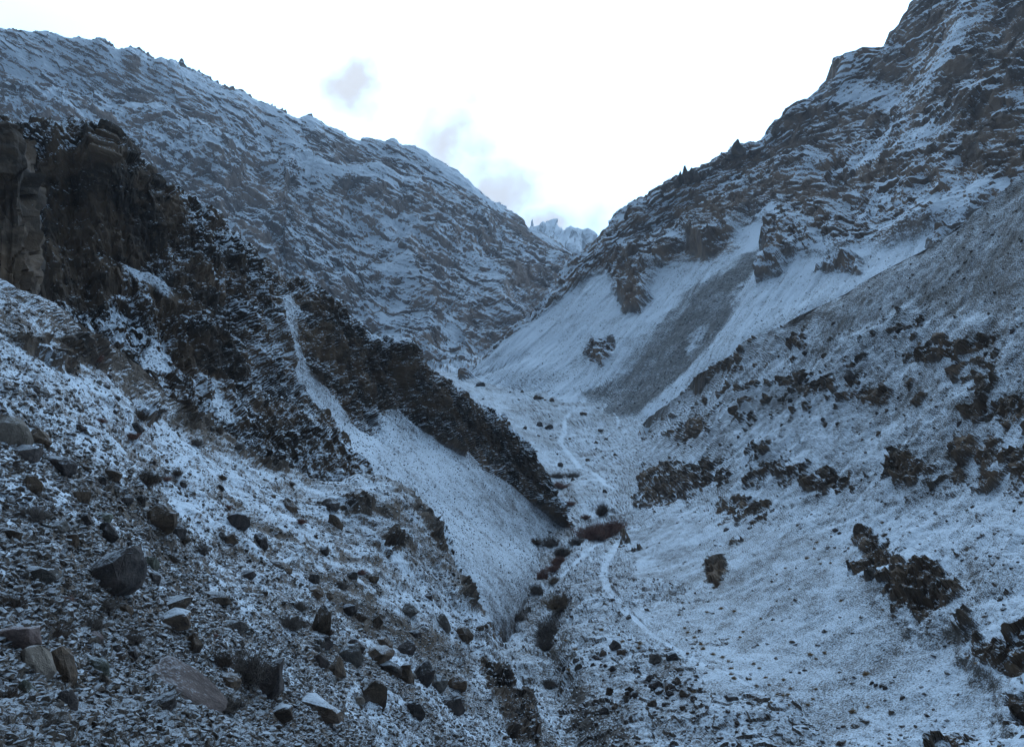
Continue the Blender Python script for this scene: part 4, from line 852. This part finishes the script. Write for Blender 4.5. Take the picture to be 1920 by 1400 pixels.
BENCH = [
 (1152, 1208, 24, 20, 'block', 'dark', 0, 'dark boulder with two small horns on the snowy bench'),
 (1162, 1220, 18, 11, 'slab', 'brown', 8, 'low brown stone right below the horned boulder'),
 (1116, 1230, 18, 12, 'block', 'dark', 0, 'dark stone left of the horned boulder'),
 (1129, 1224, 14, 12, 'block', 'brown', 0, 'brown stone between the dark one and the horned boulder'),
 (1228, 1232, 27, 19, 'block', 'grey', 0, 'grey-brown squarish boulder in the middle of the bench'),
 (1264, 1228, 25, 16, 'block', 'dark', 0, 'darkest boulder of the bench, right of the squarish one'),
 (1147, 1250, 17, 12, 'block', 'dark', 6, 'dark boulder below the horned one'),
 (1077, 1236, 12, 9, 'round', 'dark', 0, 'small dark stone at the lip of the stream gully'),
 (1083, 1246, 15, 11, 'round', 'grey', 0, 'grey stone below it at the lip of the gully'),
 (1056, 1250, 11, 9, 'round', 'dark', 0, 'dark stone on the very edge of the stream gully'),
 (1177, 1154, 11, 10, 'round', 'grey', 0, 'single grey stone beside the trodden path'),
 (1147, 1121, 9, 5, 'slab', 'dark', 0, 'small flat dark stone on the path higher up'),
 (1216, 1270, 17, 16, 'block', 'dark', 20, 'dark upright stone at the left of the boulder cluster'),
 (1232, 1281, 26, 13, 'block', 'dark', 0, 'long dark boulder in the cluster under snow'),
 (1256, 1284, 20, 15, 'block', 'capped', 0, 'snow-capped boulder in the middle of the cluster'),
 (1270, 1274, 20, 16, 'block', 'brown', 0, 'brown boulder at the right of the cluster'),
 (1234, 1292, 20, 12, 'round', 'capped', 0, 'snow-covered stone in front of the long dark boulder'),
 (1258, 1296, 17, 10, 'round', 'dark', 0, 'dark stone in front of the snow-capped boulder'),
 (1143, 1295, 16, 18, 'block', 'brown', 0, 'brown boulder left of the lower bench stones'),
 (1180, 1290, 18, 14, 'block', 'capped', 0, 'snow-dusted boulder between brown boulder and cluster'),
 (1186, 1302, 18, 13, 'block', 'dark', 12, 'dark slanting stone below the snow-dusted boulder'),
 (1284, 1298, 22, 14, 'block', 'brown', 8, 'brown boulder down-right of the cluster'),
 (1302, 1306, 13, 9, 'block', 'dark', 0, 'small dark stone after the brown boulder by the cluster'),
 (1220, 1316, 19, 15, 'block', 'brown', 0, 'brown boulder low on the bench under the cluster'),
 (1246, 1318, 16, 9, 'slab', 'dark', 6, 'flat dark stone right of the low brown boulder'),
 (1371, 1305, 25, 11, 'slab', 'dark', 0, 'flat dark boulder far right beside the path'),
 (1155, 1322, 16, 12, 'block', 'brown', 0, 'brown stone near the bottom edge above the gully'),
 (1133, 1330, 18, 16, 'block', 'dark', 0, 'dark boulder at the bottom edge beside the cut bank'),
 (1138, 918, 10, 8, 'round', 'dark', 0, 'black round boulder on the valley floor above the thicket'),
 (1050, 868, 11, 9, 'round', 'dark', 0, 'dark round boulder left below the fork of the paths'),
 (900, 718, 18, 10, 'block', 'dark', 0, 'dark boulder on the crest of the terrace'),
 (860, 730, 12, 12, 'block', 'dark', 0, 'dark block on the terrace crest next to the cliff'),
 (1012, 742, 20, 10, 'block', 'brown', 0, 'brown boulder on top of the terrace'),
 (1032, 747, 10, 8, 'block', 'brown', 0, 'small brown boulder right of the terrace-top boulder'),
 (1092, 772, 14, 7, 'slab', 'brown', 0, 'brown stone between the two forks of the path'),
 (1014, 793, 13, 12, 'block', 'dark', 0, 'upright dark boulder on the terrace slope'),
 (1032, 798, 18, 10, 'block', 'dark', 10, 'dark slanting boulder right of the upright one on the terrace'),
 (982, 800, 9, 7, 'block', 'dark', 0, 'small dark stone left of the upright terrace boulder'),
 (1592, 700, 26, 20, 'block', 'dark', 10, 'dark blunt boulder on the upper right slope beside the ledge'),
 (1545, 795, 12, 9, 'block', 'brown', 0, 'brown stone high on the open right slope'),
 (1541, 785, 11, 8, 'block', 'dark', 0, 'dark stone just above the brown one on the right slope'),
 (1375, 764, 26, 14, 'block', 'brown', 0, 'brown boulder below the left end of the right slope crest'),
 (1632, 1277, 9, 7, 'round', 'dark', 0, 'first dark pebble-like boulder of the short row, right fan'),
 (1641, 1281, 8, 6, 'round', 'dark', 0, 'middle dark boulder of the short row on the right fan'),
 (1651, 1282, 9, 7, 'round', 'dark', 0, 'third dark boulder of the short row on the right fan'),
 (1661, 1285, 11, 9, 'round', 'dark', 0, 'largest dark boulder closing the short row on the right fan'),
 (1690, 1305, 10, 8, 'round', 'dark', 0, 'dark stone right of the lowest tan tussock'),
]
for (px, py, w, h, k, t, roll, lab) in BENCH:
    boulder(px, py, w, h, k, t, lab, MID if py > 690 else [E, Fp], roll, group='boulders on the valley floor and right slope')
# smaller loose rocks, told apart by what they lie beside
def beside(px, py, marks):
    n, mx, my = min(marks, key=lambda q: (q[1] - px) ** 2 + (q[2] - py) ** 2)
    a = math.degrees(math.atan2(my - py, px - mx)) % 360
    d = math.hypot(px - mx, py - my)
    w = ('right of', 'above and right of', 'above', 'above and left of', 'left of', 'below and left of', 'below', 'below and right of')[int((a + 22.5) // 45) % 8]
    return ('touching, ' if d < 30 else 'close by, ' if d < 60 else '' if d < 110 else 'well away, ') + w + ' the ' + n
SHAPE = {'block': 'angular', 'slab': 'flat', 'round': 'rounded'}
TINT = {'brown': 'brown', 'dark': 'dark', 'grey': 'grey', 'capped': 'snow-capped'}
def scatter(n, box, patches, wr, where, marks, group, kinds=('block', 'slab', 'round'), tints=('brown', 'dark', 'grey'), seed=3, ok=None, asp=(.5, .8)):
    r = random.Random(seed); k = 0; tries = 0
    while k < n and tries < n * 6:
        tries += 1
        px, py = r.uniform(box[0], box[2]), r.uniform(box[1], box[3])
        if ok and not ok(px, py): continue
        w = wr[0] + (wr[1] - wr[0]) * r.random() ** 2.2; kd, ti = r.choice(kinds), r.choice(tints)
        lab = ('small ' if w > (wr[0] + wr[1]) * .42 else 'tiny ') + TINT[ti] + ' ' + SHAPE[kd] + ' rock ' + beside(px, py, marks)
        if boulder(px, py, w, w * r.uniform(*asp), kd, ti, lab, patches, r.uniform(0, 26), name='rock', group=group, cat='rock'): k += 1
edge = lambda x, y: y > 540 + max(0, (x - 20) * .62) and y > 920 + (x - 780) * 1.85
scatter(95, (0, 690, 960, 1395), NEAR, (9, 26), '', (('largest dark boulder', 203, 1072), ('pale rounded boulder', 14, 808), ('square brown boulder', 298, 968), ('long narrow slab', 322, 1130), ('tall standing block', 604, 1166), ('boulder heap', 709, 1226),
    ('big bare shrub', 458, 1232), ('very long pinkish slab', 346, 1292), ('broad purplish slab', 30, 1192), ('blue-grey left-edge shrub', 52, 950), ('cushion shrub', 276, 886), ('dark rounded boulder', 446, 974), ('rocky nose', 885, 1110), ('grey-topped block', 766, 1140),
    ('rough brown boulder', 698, 1296), ('lone high block', 544, 942), ('dark outcrop', 740, 1015)), 'loose rocks on the left foreground slope', ok=edge, seed=5)
scatter(48, (1070, 1190, 1420, 1395), [G, Fp], (5, 11), '', (('horned boulder', 1152, 1208), ('squarish bench boulder', 1228, 1232), ('darkest bench boulder', 1264, 1228), ('boulder cluster', 1250, 1284), ('gully lip', 1070, 1240), ('brown bench boulder', 1143, 1295), ('flat path-side boulder', 1371, 1305), ('cut bank', 1110, 1320)),
    'loose rocks on the bench', ('block', 'round'), ('brown', 'dark', 'capped'), 8, ok=lambda x, y: y > 1190 + max(0, 1110 - x) and x < 1150 + (y - 1150) * 1.3)
scatter(26, (890, 705, 1200, 900), [G], (5, 9), '', (('terrace-crest boulder', 900, 718), ('terrace-top boulder', 1012, 742), ('upright terrace boulder', 1014, 793), ('stone between the path forks', 1092, 772), ('path fork', 1078, 860)),
    'loose rocks on the terrace', ('block', 'round'), ('brown', 'dark'), 9, ok=lambda x, y: y > 700 + (x - 880) * .2 and x > 940 + (y - 785) * .95)
scatter(40, (1300, 600, 1900, 1000), [Fp], (6, 14), '', (('blunt slope boulder', 1592, 700), ('big right-hand ledge', 1770, 650), ('long dark ledge', 1500, 705), ('lone brown slope stone', 1545, 795), ('crest-end boulder', 1375, 764), ('lowest dark crag', 1410, 960), ('right-edge crag', 1880, 780), ('spine of dark crags', 1640, 1030)),
    'loose rocks on the right slope', ('block', 'round'), ('brown', 'dark'), 10, ok=lambda x, y: y > 700 - (x - 1320) * .50)
# rock pinnacles along the skyline of the right mountain (they belong to it)
def pinnacle(px, py, w, h, roll=0):
    p = boulder(px, py + h * .2, w * 1.25, h * 1.1, 'spire', 'brown', None, [E], roll, name='pinnacle', sink=.14, deep=.8)
    if p: p.parent = E.obj
for a in ((1384, 277, 26, 24, 2), (1372, 290, 22, 12, 0), (1286, 328, 13, 26, 4), (1296, 328, 14, 22, 0), (1308, 330, 12, 18, -3), (1320, 326, 10, 12, 0), (1274, 335, 9, 22, -4), (1268, 342, 9, 14, 0), (1172, 402, 6, 11, 0), (1141, 437, 10, 6, -30), (1246, 354, 8, 9, 0), (1452, 244, 14, 14, 8)): pinnacle(*a)
print('boulders', round(time.time() - T_START, 1))

# ------------------------------------------------------------------ bare shrubs and tussocks
def twig_mat(name, a, b):
    m, N, L = new_mat(name)
    tc = nd(N, 'ShaderNodeTexCoord'); n1 = noise(N, L, tc.outputs['Object'], 4, 3)
    bs = nd(N, 'ShaderNodeBsdfPrincipled'); bs.inputs['Roughness'].default_value = .9; bs.inputs['Specular IOR Level'].default_value = .15
    L.new(mixc(N, L, mrange(N, L, n1, .35, .65), a, b), bs.inputs['Base Color'])
    out = nd(N, 'ShaderNodeOutputMaterial'); L.new(bs.outputs[0], out.inputs['Surface'])
    return m
TWIG = {'red': twig_mat('reddish_twigs', (.17, .085, .066), (.28, .15, .115)), 'tan': twig_mat('tan_twigs', (.17, .118, .08), (.28, .20, .135)),
        'grey': twig_mat('grey_twigs', (.12, .094, .080), (.21, .168, .14)), 'dark': twig_mat('dark_twigs', (.085, .06, .046), (.16, .112, .084)),
        'straw': twig_mat('straw_blades', (.26, .165, .085), (.46, .31, .165))}
M_BARK = twig_mat('shrub_bark', (.045, .036, .032), (.075, .06, .052))
def tubes(segs, name, mat, sides=3):
    """segs: (p0, p1, r0, r1); every twig a thin tapered prism"""
    n = len(segs)
    p0 = np.array([s[0] for s in segs], float); p1 = np.array([s[1] for s in segs], float)
    r0 = np.array([s[2] for s in segs]); r1 = np.array([s[3] for s in segs])
    d = p1 - p0; d /= np.linalg.norm(d, axis=1, keepdims=True) + 1e-9
    a = np.cross(d, np.where(np.abs(d[:, 2:3]) < .8, [[0, 0, 1.]], [[1., 0, 0]])); a /= np.linalg.norm(a, axis=1, keepdims=True) + 1e-9
    b = np.cross(d, a); V = []
    for p, r in ((p0, r0), (p1, r1)):
        for k in range(sides):
            t = 2 * math.pi * k / sides
            V.append(p + r[:, None] * (math.cos(t) * a + math.sin(t) * b))
    V = np.stack(V, 1).reshape(-1, 3); base = np.arange(n)[:, None] * sides * 2; faces = []
    for k in range(sides):
        k2 = (k + 1) % sides
        faces.append(np.concatenate([base + k, base + k2, base + sides + k2, base + sides + k], 1))
    F = np.stack(faces, 1).reshape(-1, 4)
    me = bpy.data.meshes.new(name); me.from_pydata(V.tolist(), [], F.tolist()); me.materials.append(mat); me.update()
    return me
def shrub_meshes(seed, tint, n_stem, n_twig, flat=1.0, rad=.016):
    """a dome of bare twigs about 1 m wide: stems from the root, twigs forking off them"""
    r = random.Random(seed); stems, twigs = [], []
    for _ in range(n_stem):
        az = r.uniform(0, 2 * math.pi); el = math.asin(r.uniform(.05, 1)); ln = r.uniform(.12, .42)
        d = Vector((math.cos(az) * math.cos(el), math.sin(az) * math.cos(el), math.sin(el) * flat))
        p = Vector((r.gauss(0, .13), r.gauss(0, .13), -.04)); rr_ = rad * r.uniform(.8, 1.3)
        for k in range(3):
            d2 = (d + Vector((r.gauss(0, .14), r.gauss(0, .14), .10))).normalized(); q = p + d2 * ln / 3
            (stems if k < 2 else twigs).append((p[:], q[:], rr_ * (1 - .25 * k), rr_ * (1 - .25 * (k + 1))))
            for _ in range(n_twig):
                t = r.random(); s = p.lerp(q, t)
                e = (d2 * .6 + Vector((r.gauss(0, .7), r.gauss(0, .7), r.gauss(.05, .55)))).normalized(); l2 = r.uniform(.06, .20)
                m_ = s + e * l2 * .55; e2 = (e + Vector((r.gauss(0, .3), r.gauss(0, .3), r.gauss(.1, .3)))).normalized()
                twigs.append((s[:], m_[:], rad * .45, rad * .34)); twigs.append((m_[:], (m_ + e2 * l2 * .5)[:], rad * .34, rad * .12))
            p = q; d = d2
    return tubes(stems, 'stems', M_BARK), tubes(twigs, 'twigs', TWIG[tint])
SHRUB = {}
for t in ('red', 'tan', 'grey', 'dark'):
    SHRUB[t] = [shrub_meshes(40 + i + 7 * len(t), t, 150, 7, .62, .0085) for i in range(2)]
def shrub(px, py, w, h, tint, label, patches, group, name='shrub'):
    g = ground(px, py + h * .42, patches)
    if g is None: return
    m = g.y / F_PX; r = bpy.data.objects.new(name, None); COL.objects.link(r); r.empty_display_size = .2
    r.location = g - Vector((0, 0, .04)); r.rotation_euler = (0, 0, rr.uniform(0, 6.28))
    s = w * m * (1.15 if g.y < 120 else 1.45); r.scale = (s, s, max(h * m * 2.0, s * .6))
    st_, tw = rr.choice(SHRUB[tint])
    for nm, me in (('stems', st_), ('twigs', tw)):
        c = bpy.data.objects.new(nm, me); COL.objects.link(c); c.parent = r
    tag(r, label, 'shrub', group)
SH = [
 (1130, 985, 66, 44, 'red', 'largest dark reddish thicket filling the stream bed', MID), (1108, 990, 40, 38, 'red', 'left half-clump grown into the largest reddish thicket', MID), (1148, 978, 40, 36, 'red', 'right half-clump grown into the largest reddish thicket', MID),
 (1126, 946, 20, 32, 'dark', 'dark upright bush just above the largest thicket', MID), (1078, 1008, 26, 18, 'grey', 'greyish bush by the stream left of the largest thicket', MID),
 (1068, 938, 16, 12, 'red', 'small red-brown bush on the stream bank above the thicket', MID), (1098, 965, 16, 14, 'red', 'low reddish bush at the top left of the thicket', MID),
 (1048, 903, 26, 18, 'red', 'dusty red bush near the foot of the dark cliff', MID), (1048, 885, 24, 12, 'grey', 'grey bush above the dusty red one near the cliff foot', MID), (1074, 884, 22, 14, 'grey', 'grey bush right of its twin below the path fork', MID),
 (1030, 1010, 26, 30, 'grey', 'grey upright bush at the toe of the big scree', [B, G]), (1004, 1008, 22, 16, 'dark', 'dark low bush on the scree toe left of the grey upright one', [B, G]),
 (1058, 1028, 26, 24, 'dark', 'dark bush where the stream bends', MID), (1046, 1044, 24, 22, 'red', 'reddish bush on the stream below the bend', MID), (1036, 1058, 22, 20, 'red', 'second reddish bush downstream of the bend', MID),
 (1018, 1068, 18, 34, 'red', 'tall narrow reddish bush on the left stream bank', [B, G]), (1036, 1082, 16, 20, 'tan', 'tan bush on the right stream bank', MID),
 (1006, 1098, 20, 26, 'grey', 'pale grey bush on the left bank under the tall reddish one', [B, G]), (1050, 1118, 46, 38, 'tan', 'round tan-grey bush standing alone in the gully', MID),
 (1034, 1168, 54, 52, 'grey', 'broad grey-brown bush below the round tan one', MID), (1018, 1196, 30, 34, 'grey', 'narrow grey-brown bush at the lower tip of the broad one', MID),
 (970, 1148, 30, 22, 'grey', 'low grey bush among stones on the left bank', [B, G]), (1030, 1276, 26, 20, 'grey', 'grey bush beside the cut bank at the bottom', MID),
 (52, 950, 66, 44, 'grey', 'blue-grey round shrub near the left edge', NEAR), (100, 1172, 56, 44, 'dark', 'dark shrub beside the broad purplish slab', NEAR), (20, 1118, 50, 42, 'dark', 'dark shrub cut by the left edge above the purplish slab', NEAR),
 (170, 1160, 52, 38, 'grey', 'grey shrub below the largest dark boulder', NEAR), (244, 1186, 52, 34, 'grey', 'grey shrub right of the one below the largest boulder', NEAR), (196, 1126, 50, 26, 'grey', 'low shrub in the hollow under the largest boulder', NEAR),
 (458, 1232, 96, 88, 'grey', 'big bare shrub growing over the big dark boulder', NEAR), (414, 1226, 40, 40, 'dark', 'dark shrub left of the big bare one', NEAR), (540, 1158, 50, 36, 'grey', 'blue-grey shrub left of the tall standing block', NEAR),
 (450, 966, 36, 22, 'dark', 'dark low shrub at the head of the dark rounded boulder', NEAR), (276, 886, 58, 34, 'dark', 'dark cushion shrub on the long snow stripe', NEAR),
 (264, 770, 34, 30, 'dark', 'dark bush high on the left slope under the cliff', NEAR), (190, 782, 20, 16, 'red', 'small reddish bush on the snow stripe', NEAR), (420, 1308, 76, 38, 'grey', 'grey shrub beyond the very long pinkish slab', NEAR),
 (14, 1290, 56, 60, 'dark', 'dark shrub in the bottom left corner', NEAR), (80, 1334, 70, 40, 'grey', 'grey shrub at the bottom edge left of the dark block', NEAR), (560, 1128, 36, 22, 'grey', 'small grey shrub above the blue-grey one', NEAR),
 (640, 1090, 32, 20, 'grey', 'small grey shrub on open scree above the heap', NEAR), (350, 745, 26, 18, 'dark', 'small dark bush at the foot of the dark cliff', NEAR), (330, 880, 30, 18, 'dark', 'dark bush right of the cushion shrub', NEAR),
]
for a in SH: shrub(*a[:6], a[6], 'bare shrubs')
LM = (('largest dark boulder', 203, 1072), ('pale rounded boulder', 14, 808), ('square brown boulder', 298, 968), ('tall standing block', 604, 1166), ('boulder heap', 709, 1226), ('big bare shrub', 458, 1232), ('broad purplish slab', 30, 1192), ('dark rounded boulder', 446, 974), ('cushion shrub', 276, 886), ('lone high block', 544, 942), ('dark outcrop', 740, 1015), ('foot of the cliff', 330, 720))
rs = random.Random(21); k = 0
while k < 30:
    x, y = rs.uniform(0, 760), rs.uniform(640, 1330)
    if not edge(x, y - 25): continue
    w = rs.uniform(14, 30) * (1.0 if y < 950 else 1.25); tn = rs.choice(('dark', 'grey', 'dark', 'red'))
    shrub(x, y, w, w * rs.uniform(.5, .75), tn, 'low ' + {'dark': 'dark', 'grey': 'grey', 'red': 'reddish'}[tn] + ' scrub tuft ' + beside(x, y, LM), NEAR, 'bare shrubs'); k += 1
def tussock_mesh(seed):
    r = random.Random(seed); segs = []
    for _ in range(110):
        az = r.uniform(0, 6.283); el = math.asin(r.uniform(.15, 1)); ln = r.uniform(.3, .55)
        d = Vector((math.cos(az) * math.cos(el), math.sin(az) * math.cos(el), math.sin(el)))
        p = Vector((r.gauss(0, .08), r.gauss(0, .08), -.03)); q = p + d * ln * .6; e = (d + Vector((0, 0, -.5))).normalized()
        segs.append((p[:], q[:], .022, .018)); segs.append((q[:], (q + e * ln * .4)[:], .018, .004))
    return tubes(segs, 'tussock', TWIG['straw'])
TUS = [tussock_mesh(i) for i in range(4)]
def tussock(px, py, w, label, group):
    g = ground(px, py + w * .25, MID)
    if g is None: return
    m = g.y / F_PX; o = bpy.data.objects.new('tussock', rr.choice(TUS)); COL.objects.link(o)
    s = w * m * 1.1; o.location = g - Vector((0, 0, .03)); o.rotation_euler = (0, 0, rr.uniform(0, 6.28)); o.scale = (s, s, s * rr.uniform(.8, 1.1)); tag(o, label, 'tussock', group)
TFAN, TLOW, TBEN = [], [], []
for x, y, w in ((1511, 1042, 12), (1538, 1052, 9), (1555, 1050, 9), (1455, 1073, 8), (1575, 1122, 9), (1652, 1138, 9), (1428, 1155, 8), (1520, 1220, 14), (1543, 1218, 10), (1528, 1230, 9), (1480, 1100, 8), (1470, 1060, 7), (1530, 1012, 9), (1526, 1024, 9)):
    TFAN.append((x, y, w))
tussock(1621, 1257, 18, 'broadest straw tussock alone on the right fan', 'tussocks on the right fan')
tussock(1600, 1326, 19, 'big straw tussock at the bottom edge of the right fan', 'tussocks on the right fan')
tussock(1625, 1319, 12, 'straw tussock right beside the big bottom-edge one', 'tussocks on the right fan')
tussock(1812, 1230, 13, 'straw tussock under the dark rocks at the far right', 'tussocks on the right fan')
tussock(1828, 1239, 10, 'second smaller tussock under the dark rocks far right', 'tussocks on the right fan')
for x, y, w in ((1413, 1240, 10), (1427, 1247, 9), (1435, 1265, 10), (1467, 1270, 11), (1445, 1278, 9), (1417, 1280, 9), (1480, 1285, 10), (1458, 1296, 10), (1466, 1298, 9), (1481, 1298, 10), (1530, 1286, 10), (1524, 1305, 9), (1512, 1315, 11), (1480, 1315, 9), (1420, 1315, 9), (1404, 1268, 9), (1448, 1312, 8)):
    TLOW.append((x, y, w))
TROW = []
for x, y, w in ((1272, 1148, 9), (1285, 1172, 9), (1288, 1180, 9), (1300, 1190, 11), (1312, 1202, 11), (1320, 1210, 12), (1334, 1220, 12), (1354, 1227, 11), (1365, 1235, 10), (1371, 1247, 12), (1370, 1258, 11), (1378, 1265, 13), (1351, 1136, 11), (1376, 1140, 10), (1386, 1190, 9), (1325, 1143, 10), (1392, 1180, 9)):
    TROW.append((x, y, w))
ORD = 'first second third fourth fifth sixth seventh eighth ninth tenth eleventh twelfth thirteenth fourteenth fifteenth sixteenth seventeenth'.split()
for k, (x, y, w) in enumerate(sorted(TROW, key=lambda q: q[1])):
    tussock(x, y, w, ORD[k] + ' straw tussock from the top in the row along the fan edge by the path', 'tussocks along the path')
for x, y, w in ((1125, 1175, 12), (1060, 1197, 10), (1165, 1197, 13), (1200, 1200, 13), (1080, 1212, 12), (1252, 1212, 12), (1197, 1210, 12), (1218, 1212, 11), (1064, 1250, 12), (1160, 1186, 10), (1162, 1320, 12), (1298, 1292, 11)):
    TBEN.append((x, y, w))
for lst, where, grp in ((TFAN, ' small straw tussock from the left on the open upper fan of the right slope', 'tussocks on the right fan'), (TLOW, ' straw tussock from the left in the loose group low on the right fan', 'tussocks on the lower fan'), (TBEN, ' straw tussock from the left among the boulders of the bench', 'tussocks on the bench')):
    for k, (x, y, w) in enumerate(sorted(lst)): tussock(x, y, w, ORD[k] + where, grp)
print('plants', round(time.time() - T_START, 1))

# ------------------------------------------------------------------ scree: thousands of loose stones
def scree_tree(mat, seed):
    ng = bpy.data.node_groups.new('scree_scatter', 'GeometryNodeTree')
    ng.interface.new_socket('Geometry', in_out='INPUT', socket_type='NodeSocketGeometry'); ng.interface.new_socket('Geometry', in_out='OUTPUT', socket_type='NodeSocketGeometry')
    N, L = ng.nodes, ng.links; gi = N.new('NodeGroupInput'); go = N.new('NodeGroupOutput'); jn = N.new('GeometryNodeJoinGeometry')
    for k in range(4):
        ic = N.new('GeometryNodeMeshIcoSphere'); ic.inputs['Radius'].default_value = .5; ic.inputs['Subdivisions'].default_value = 2 if k < 2 else 1
        sp = N.new('GeometryNodeSetPosition'); nz = N.new('ShaderNodeTexNoise'); nz.noise_dimensions = '4D'; nz.inputs['W'].default_value = seed + k * 3.7; nz.inputs['Scale'].default_value = 1.7; nz.inputs['Detail'].default_value = 1
        sb = N.new('ShaderNodeVectorMath'); sb.operation = 'SUBTRACT'; sb.inputs[1].default_value = (.5, .5, .5); ml = N.new('ShaderNodeVectorMath'); ml.operation = 'SCALE'; ml.inputs['Scale'].default_value = 1.1
        L.new(nz.outputs['Color'], sb.inputs[0]); L.new(sb.outputs[0], ml.inputs[0]); L.new(ml.outputs[0], sp.inputs['Offset']); L.new(ic.outputs['Mesh'], sp.inputs['Geometry'])
        sm = N.new('GeometryNodeSetShadeSmooth'); sm.inputs['Shade Smooth'].default_value = False; L.new(sp.outputs[0], sm.inputs['Geometry'])
        mt = N.new('GeometryNodeSetMaterial'); mt.inputs['Material'].default_value = mat; L.new(sm.outputs[0], mt.inputs['Geometry'])
        gt = N.new('GeometryNodeGeometryToInstance'); L.new(mt.outputs[0], gt.inputs[0]); L.new(gt.outputs[0], jn.inputs[0])
    ip = N.new('GeometryNodeInstanceOnPoints'); ip.inputs['Pick Instance'].default_value = True
    L.new(gi.outputs[0], ip.inputs['Points']); L.new(jn.outputs[0], ip.inputs['Instance'])
    for nm, sk in (('rot', 'Rotation'), ('scl', 'Scale')):
        na = N.new('GeometryNodeInputNamedAttribute'); na.data_type = 'FLOAT_VECTOR'; na.inputs['Name'].default_value = nm
        L.new(na.outputs['Attribute'], ip.inputs[sk])
    L.new(ip.outputs[0], go.inputs[0])
    return ng
def scree(p, n, lo, hi, weight, label, mat, power=2.6, seed=1, flat=(.3, .7)):
    g = np.random.default_rng(seed)
    w = np.clip(weight, 0, None) * p.vis * (p.gx > -80) * (p.gx < 2000) * (p.gy > -50) * (p.gy < 1480); w = w.ravel() / w.sum()
    idx = g.choice(w.size, n, p=w)
    jit = g.uniform(-.5, .5, (n, 2))
    dU = np.gradient(p.G, axis=1).reshape(-1, 3)[idx]; dV = np.gradient(p.G, axis=0).reshape(-1, 3)[idx]
    co = p.G.reshape(-1, 3)[idx] + jit[:, :1] * dU + jit[:, 1:] * dV
    s = lo + (hi - lo) * g.random(n) ** power
    scl = np.column_stack([s * g.uniform(.8, 1.5, n), s * g.uniform(.7, 1.2, n), s * g.uniform(*flat, n)])
    rot = np.column_stack([g.normal(0, .35, n), .45 + g.normal(0, .35, n), g.uniform(0, 6.28, n)]) if p is A else np.column_stack([g.normal(0, .4, n), g.normal(0, .4, n), g.uniform(0, 6.28, n)])
    co[:, 2] += scl[:, 2] * .12
    me = bpy.data.meshes.new('scree'); me.vertices.add(n); me.vertices.foreach_set('co', co.astype(np.float32).ravel())
    for nm, a in (('rot', rot), ('scl', scl)):
        at = me.attributes.new(nm, 'FLOAT_VECTOR', 'POINT'); at.data.foreach_set('vector', a.astype(np.float32).ravel())
    o = bpy.data.objects.new('scree', me); COL.objects.link(o); o['kind'] = 'stuff'; tag(o, label, 'scree')
    md = o.modifiers.new('scatter', 'NODES'); md.node_group = scree_tree(mat, seed)
for p in (A, B, G, Fp, E): ground(0, 0, [p])
free = lambda p: np.clip(1 - 1.3 * p.trail, 0, 1)
depthA = A.G[..., 1]
scree(A, 95000, .05, .38, free(A) * (.30 + np.clip(.5 - A.snow, 0, 1)) * (1 - .45 * far), 'loose brown scree and gravel covering the left foreground slope', M_SCREE, 4.2, 1)
scree(B, 14000, .06, .42, (1 - B.rock) * .7 + .12 * B.rock * (B.V > .6), 'grey scree below the dark cliff ridge', M_SCREE_G, 3.2, 2)
scree(G, 9000, .08, .7, free(G), 'loose stones strewn over the valley floor', M_SCREE, 4.5, 3)
scree(Fp, 9000, .06, .8, free(Fp) * (.1 + np.clip(.3 - Fp.snow, 0, 1)) * (1 - .8 * fan * (Fp.V > .45)), 'loose stones strewn over the right slope', M_SCREE, 4.5, 4)
scree(E, 6000, .3, 1.1, (1 - E.rock) * np.clip(.35 - E.snow, .03, 1), 'grey scree in the chute of the right mountain', M_SCREE_G, 2.6, 5)
print('scree', round(time.time() - T_START, 1))
# ------------------------------------------------------------------ ground far below and around, and the air
bm = bmesh.new()
for x, y in ((-9000, -3000), (9000, -3000), (9000, 9000), (-9000, 9000)): bm.verts.new((x, y, -62))
bm.faces.new(bm.verts[:]); me = bpy.data.meshes.new('ground'); bm.to_mesh(me); bm.free()
me.materials.append(M_G); o = bpy.data.objects.new('ground', me); COL.objects.link(o); o['kind'] = 'structure'
HAZE = 8.0e-5
bm = bmesh.new(); bmesh.ops.create_cube(bm, size=1.0); me = bpy.data.meshes.new('haze'); bm.to_mesh(me); bm.free()
hz = bpy.data.objects.new('haze', me); COL.objects.link(hz); hz['kind'] = 'stuff'; tag(hz, 'thin blue air filling the valley', 'haze')
hz.scale = (18400, 12400, 1263); hz.location = (0, 3000, -63.5 + 1263 / 2)
m, N, L = new_mat('haze'); vp = nd(N, 'ShaderNodeVolumePrincipled'); vp.inputs['Color'].default_value = (.82, .90, 1, 1); vp.inputs['Density'].default_value = HAZE; vp.inputs['Anisotropy'].default_value = .2
out = nd(N, 'ShaderNodeOutputMaterial'); L.new(vp.outputs[0], out.inputs['Volume']); me.materials.append(m)
print('done', round(time.time() - T_START, 1))
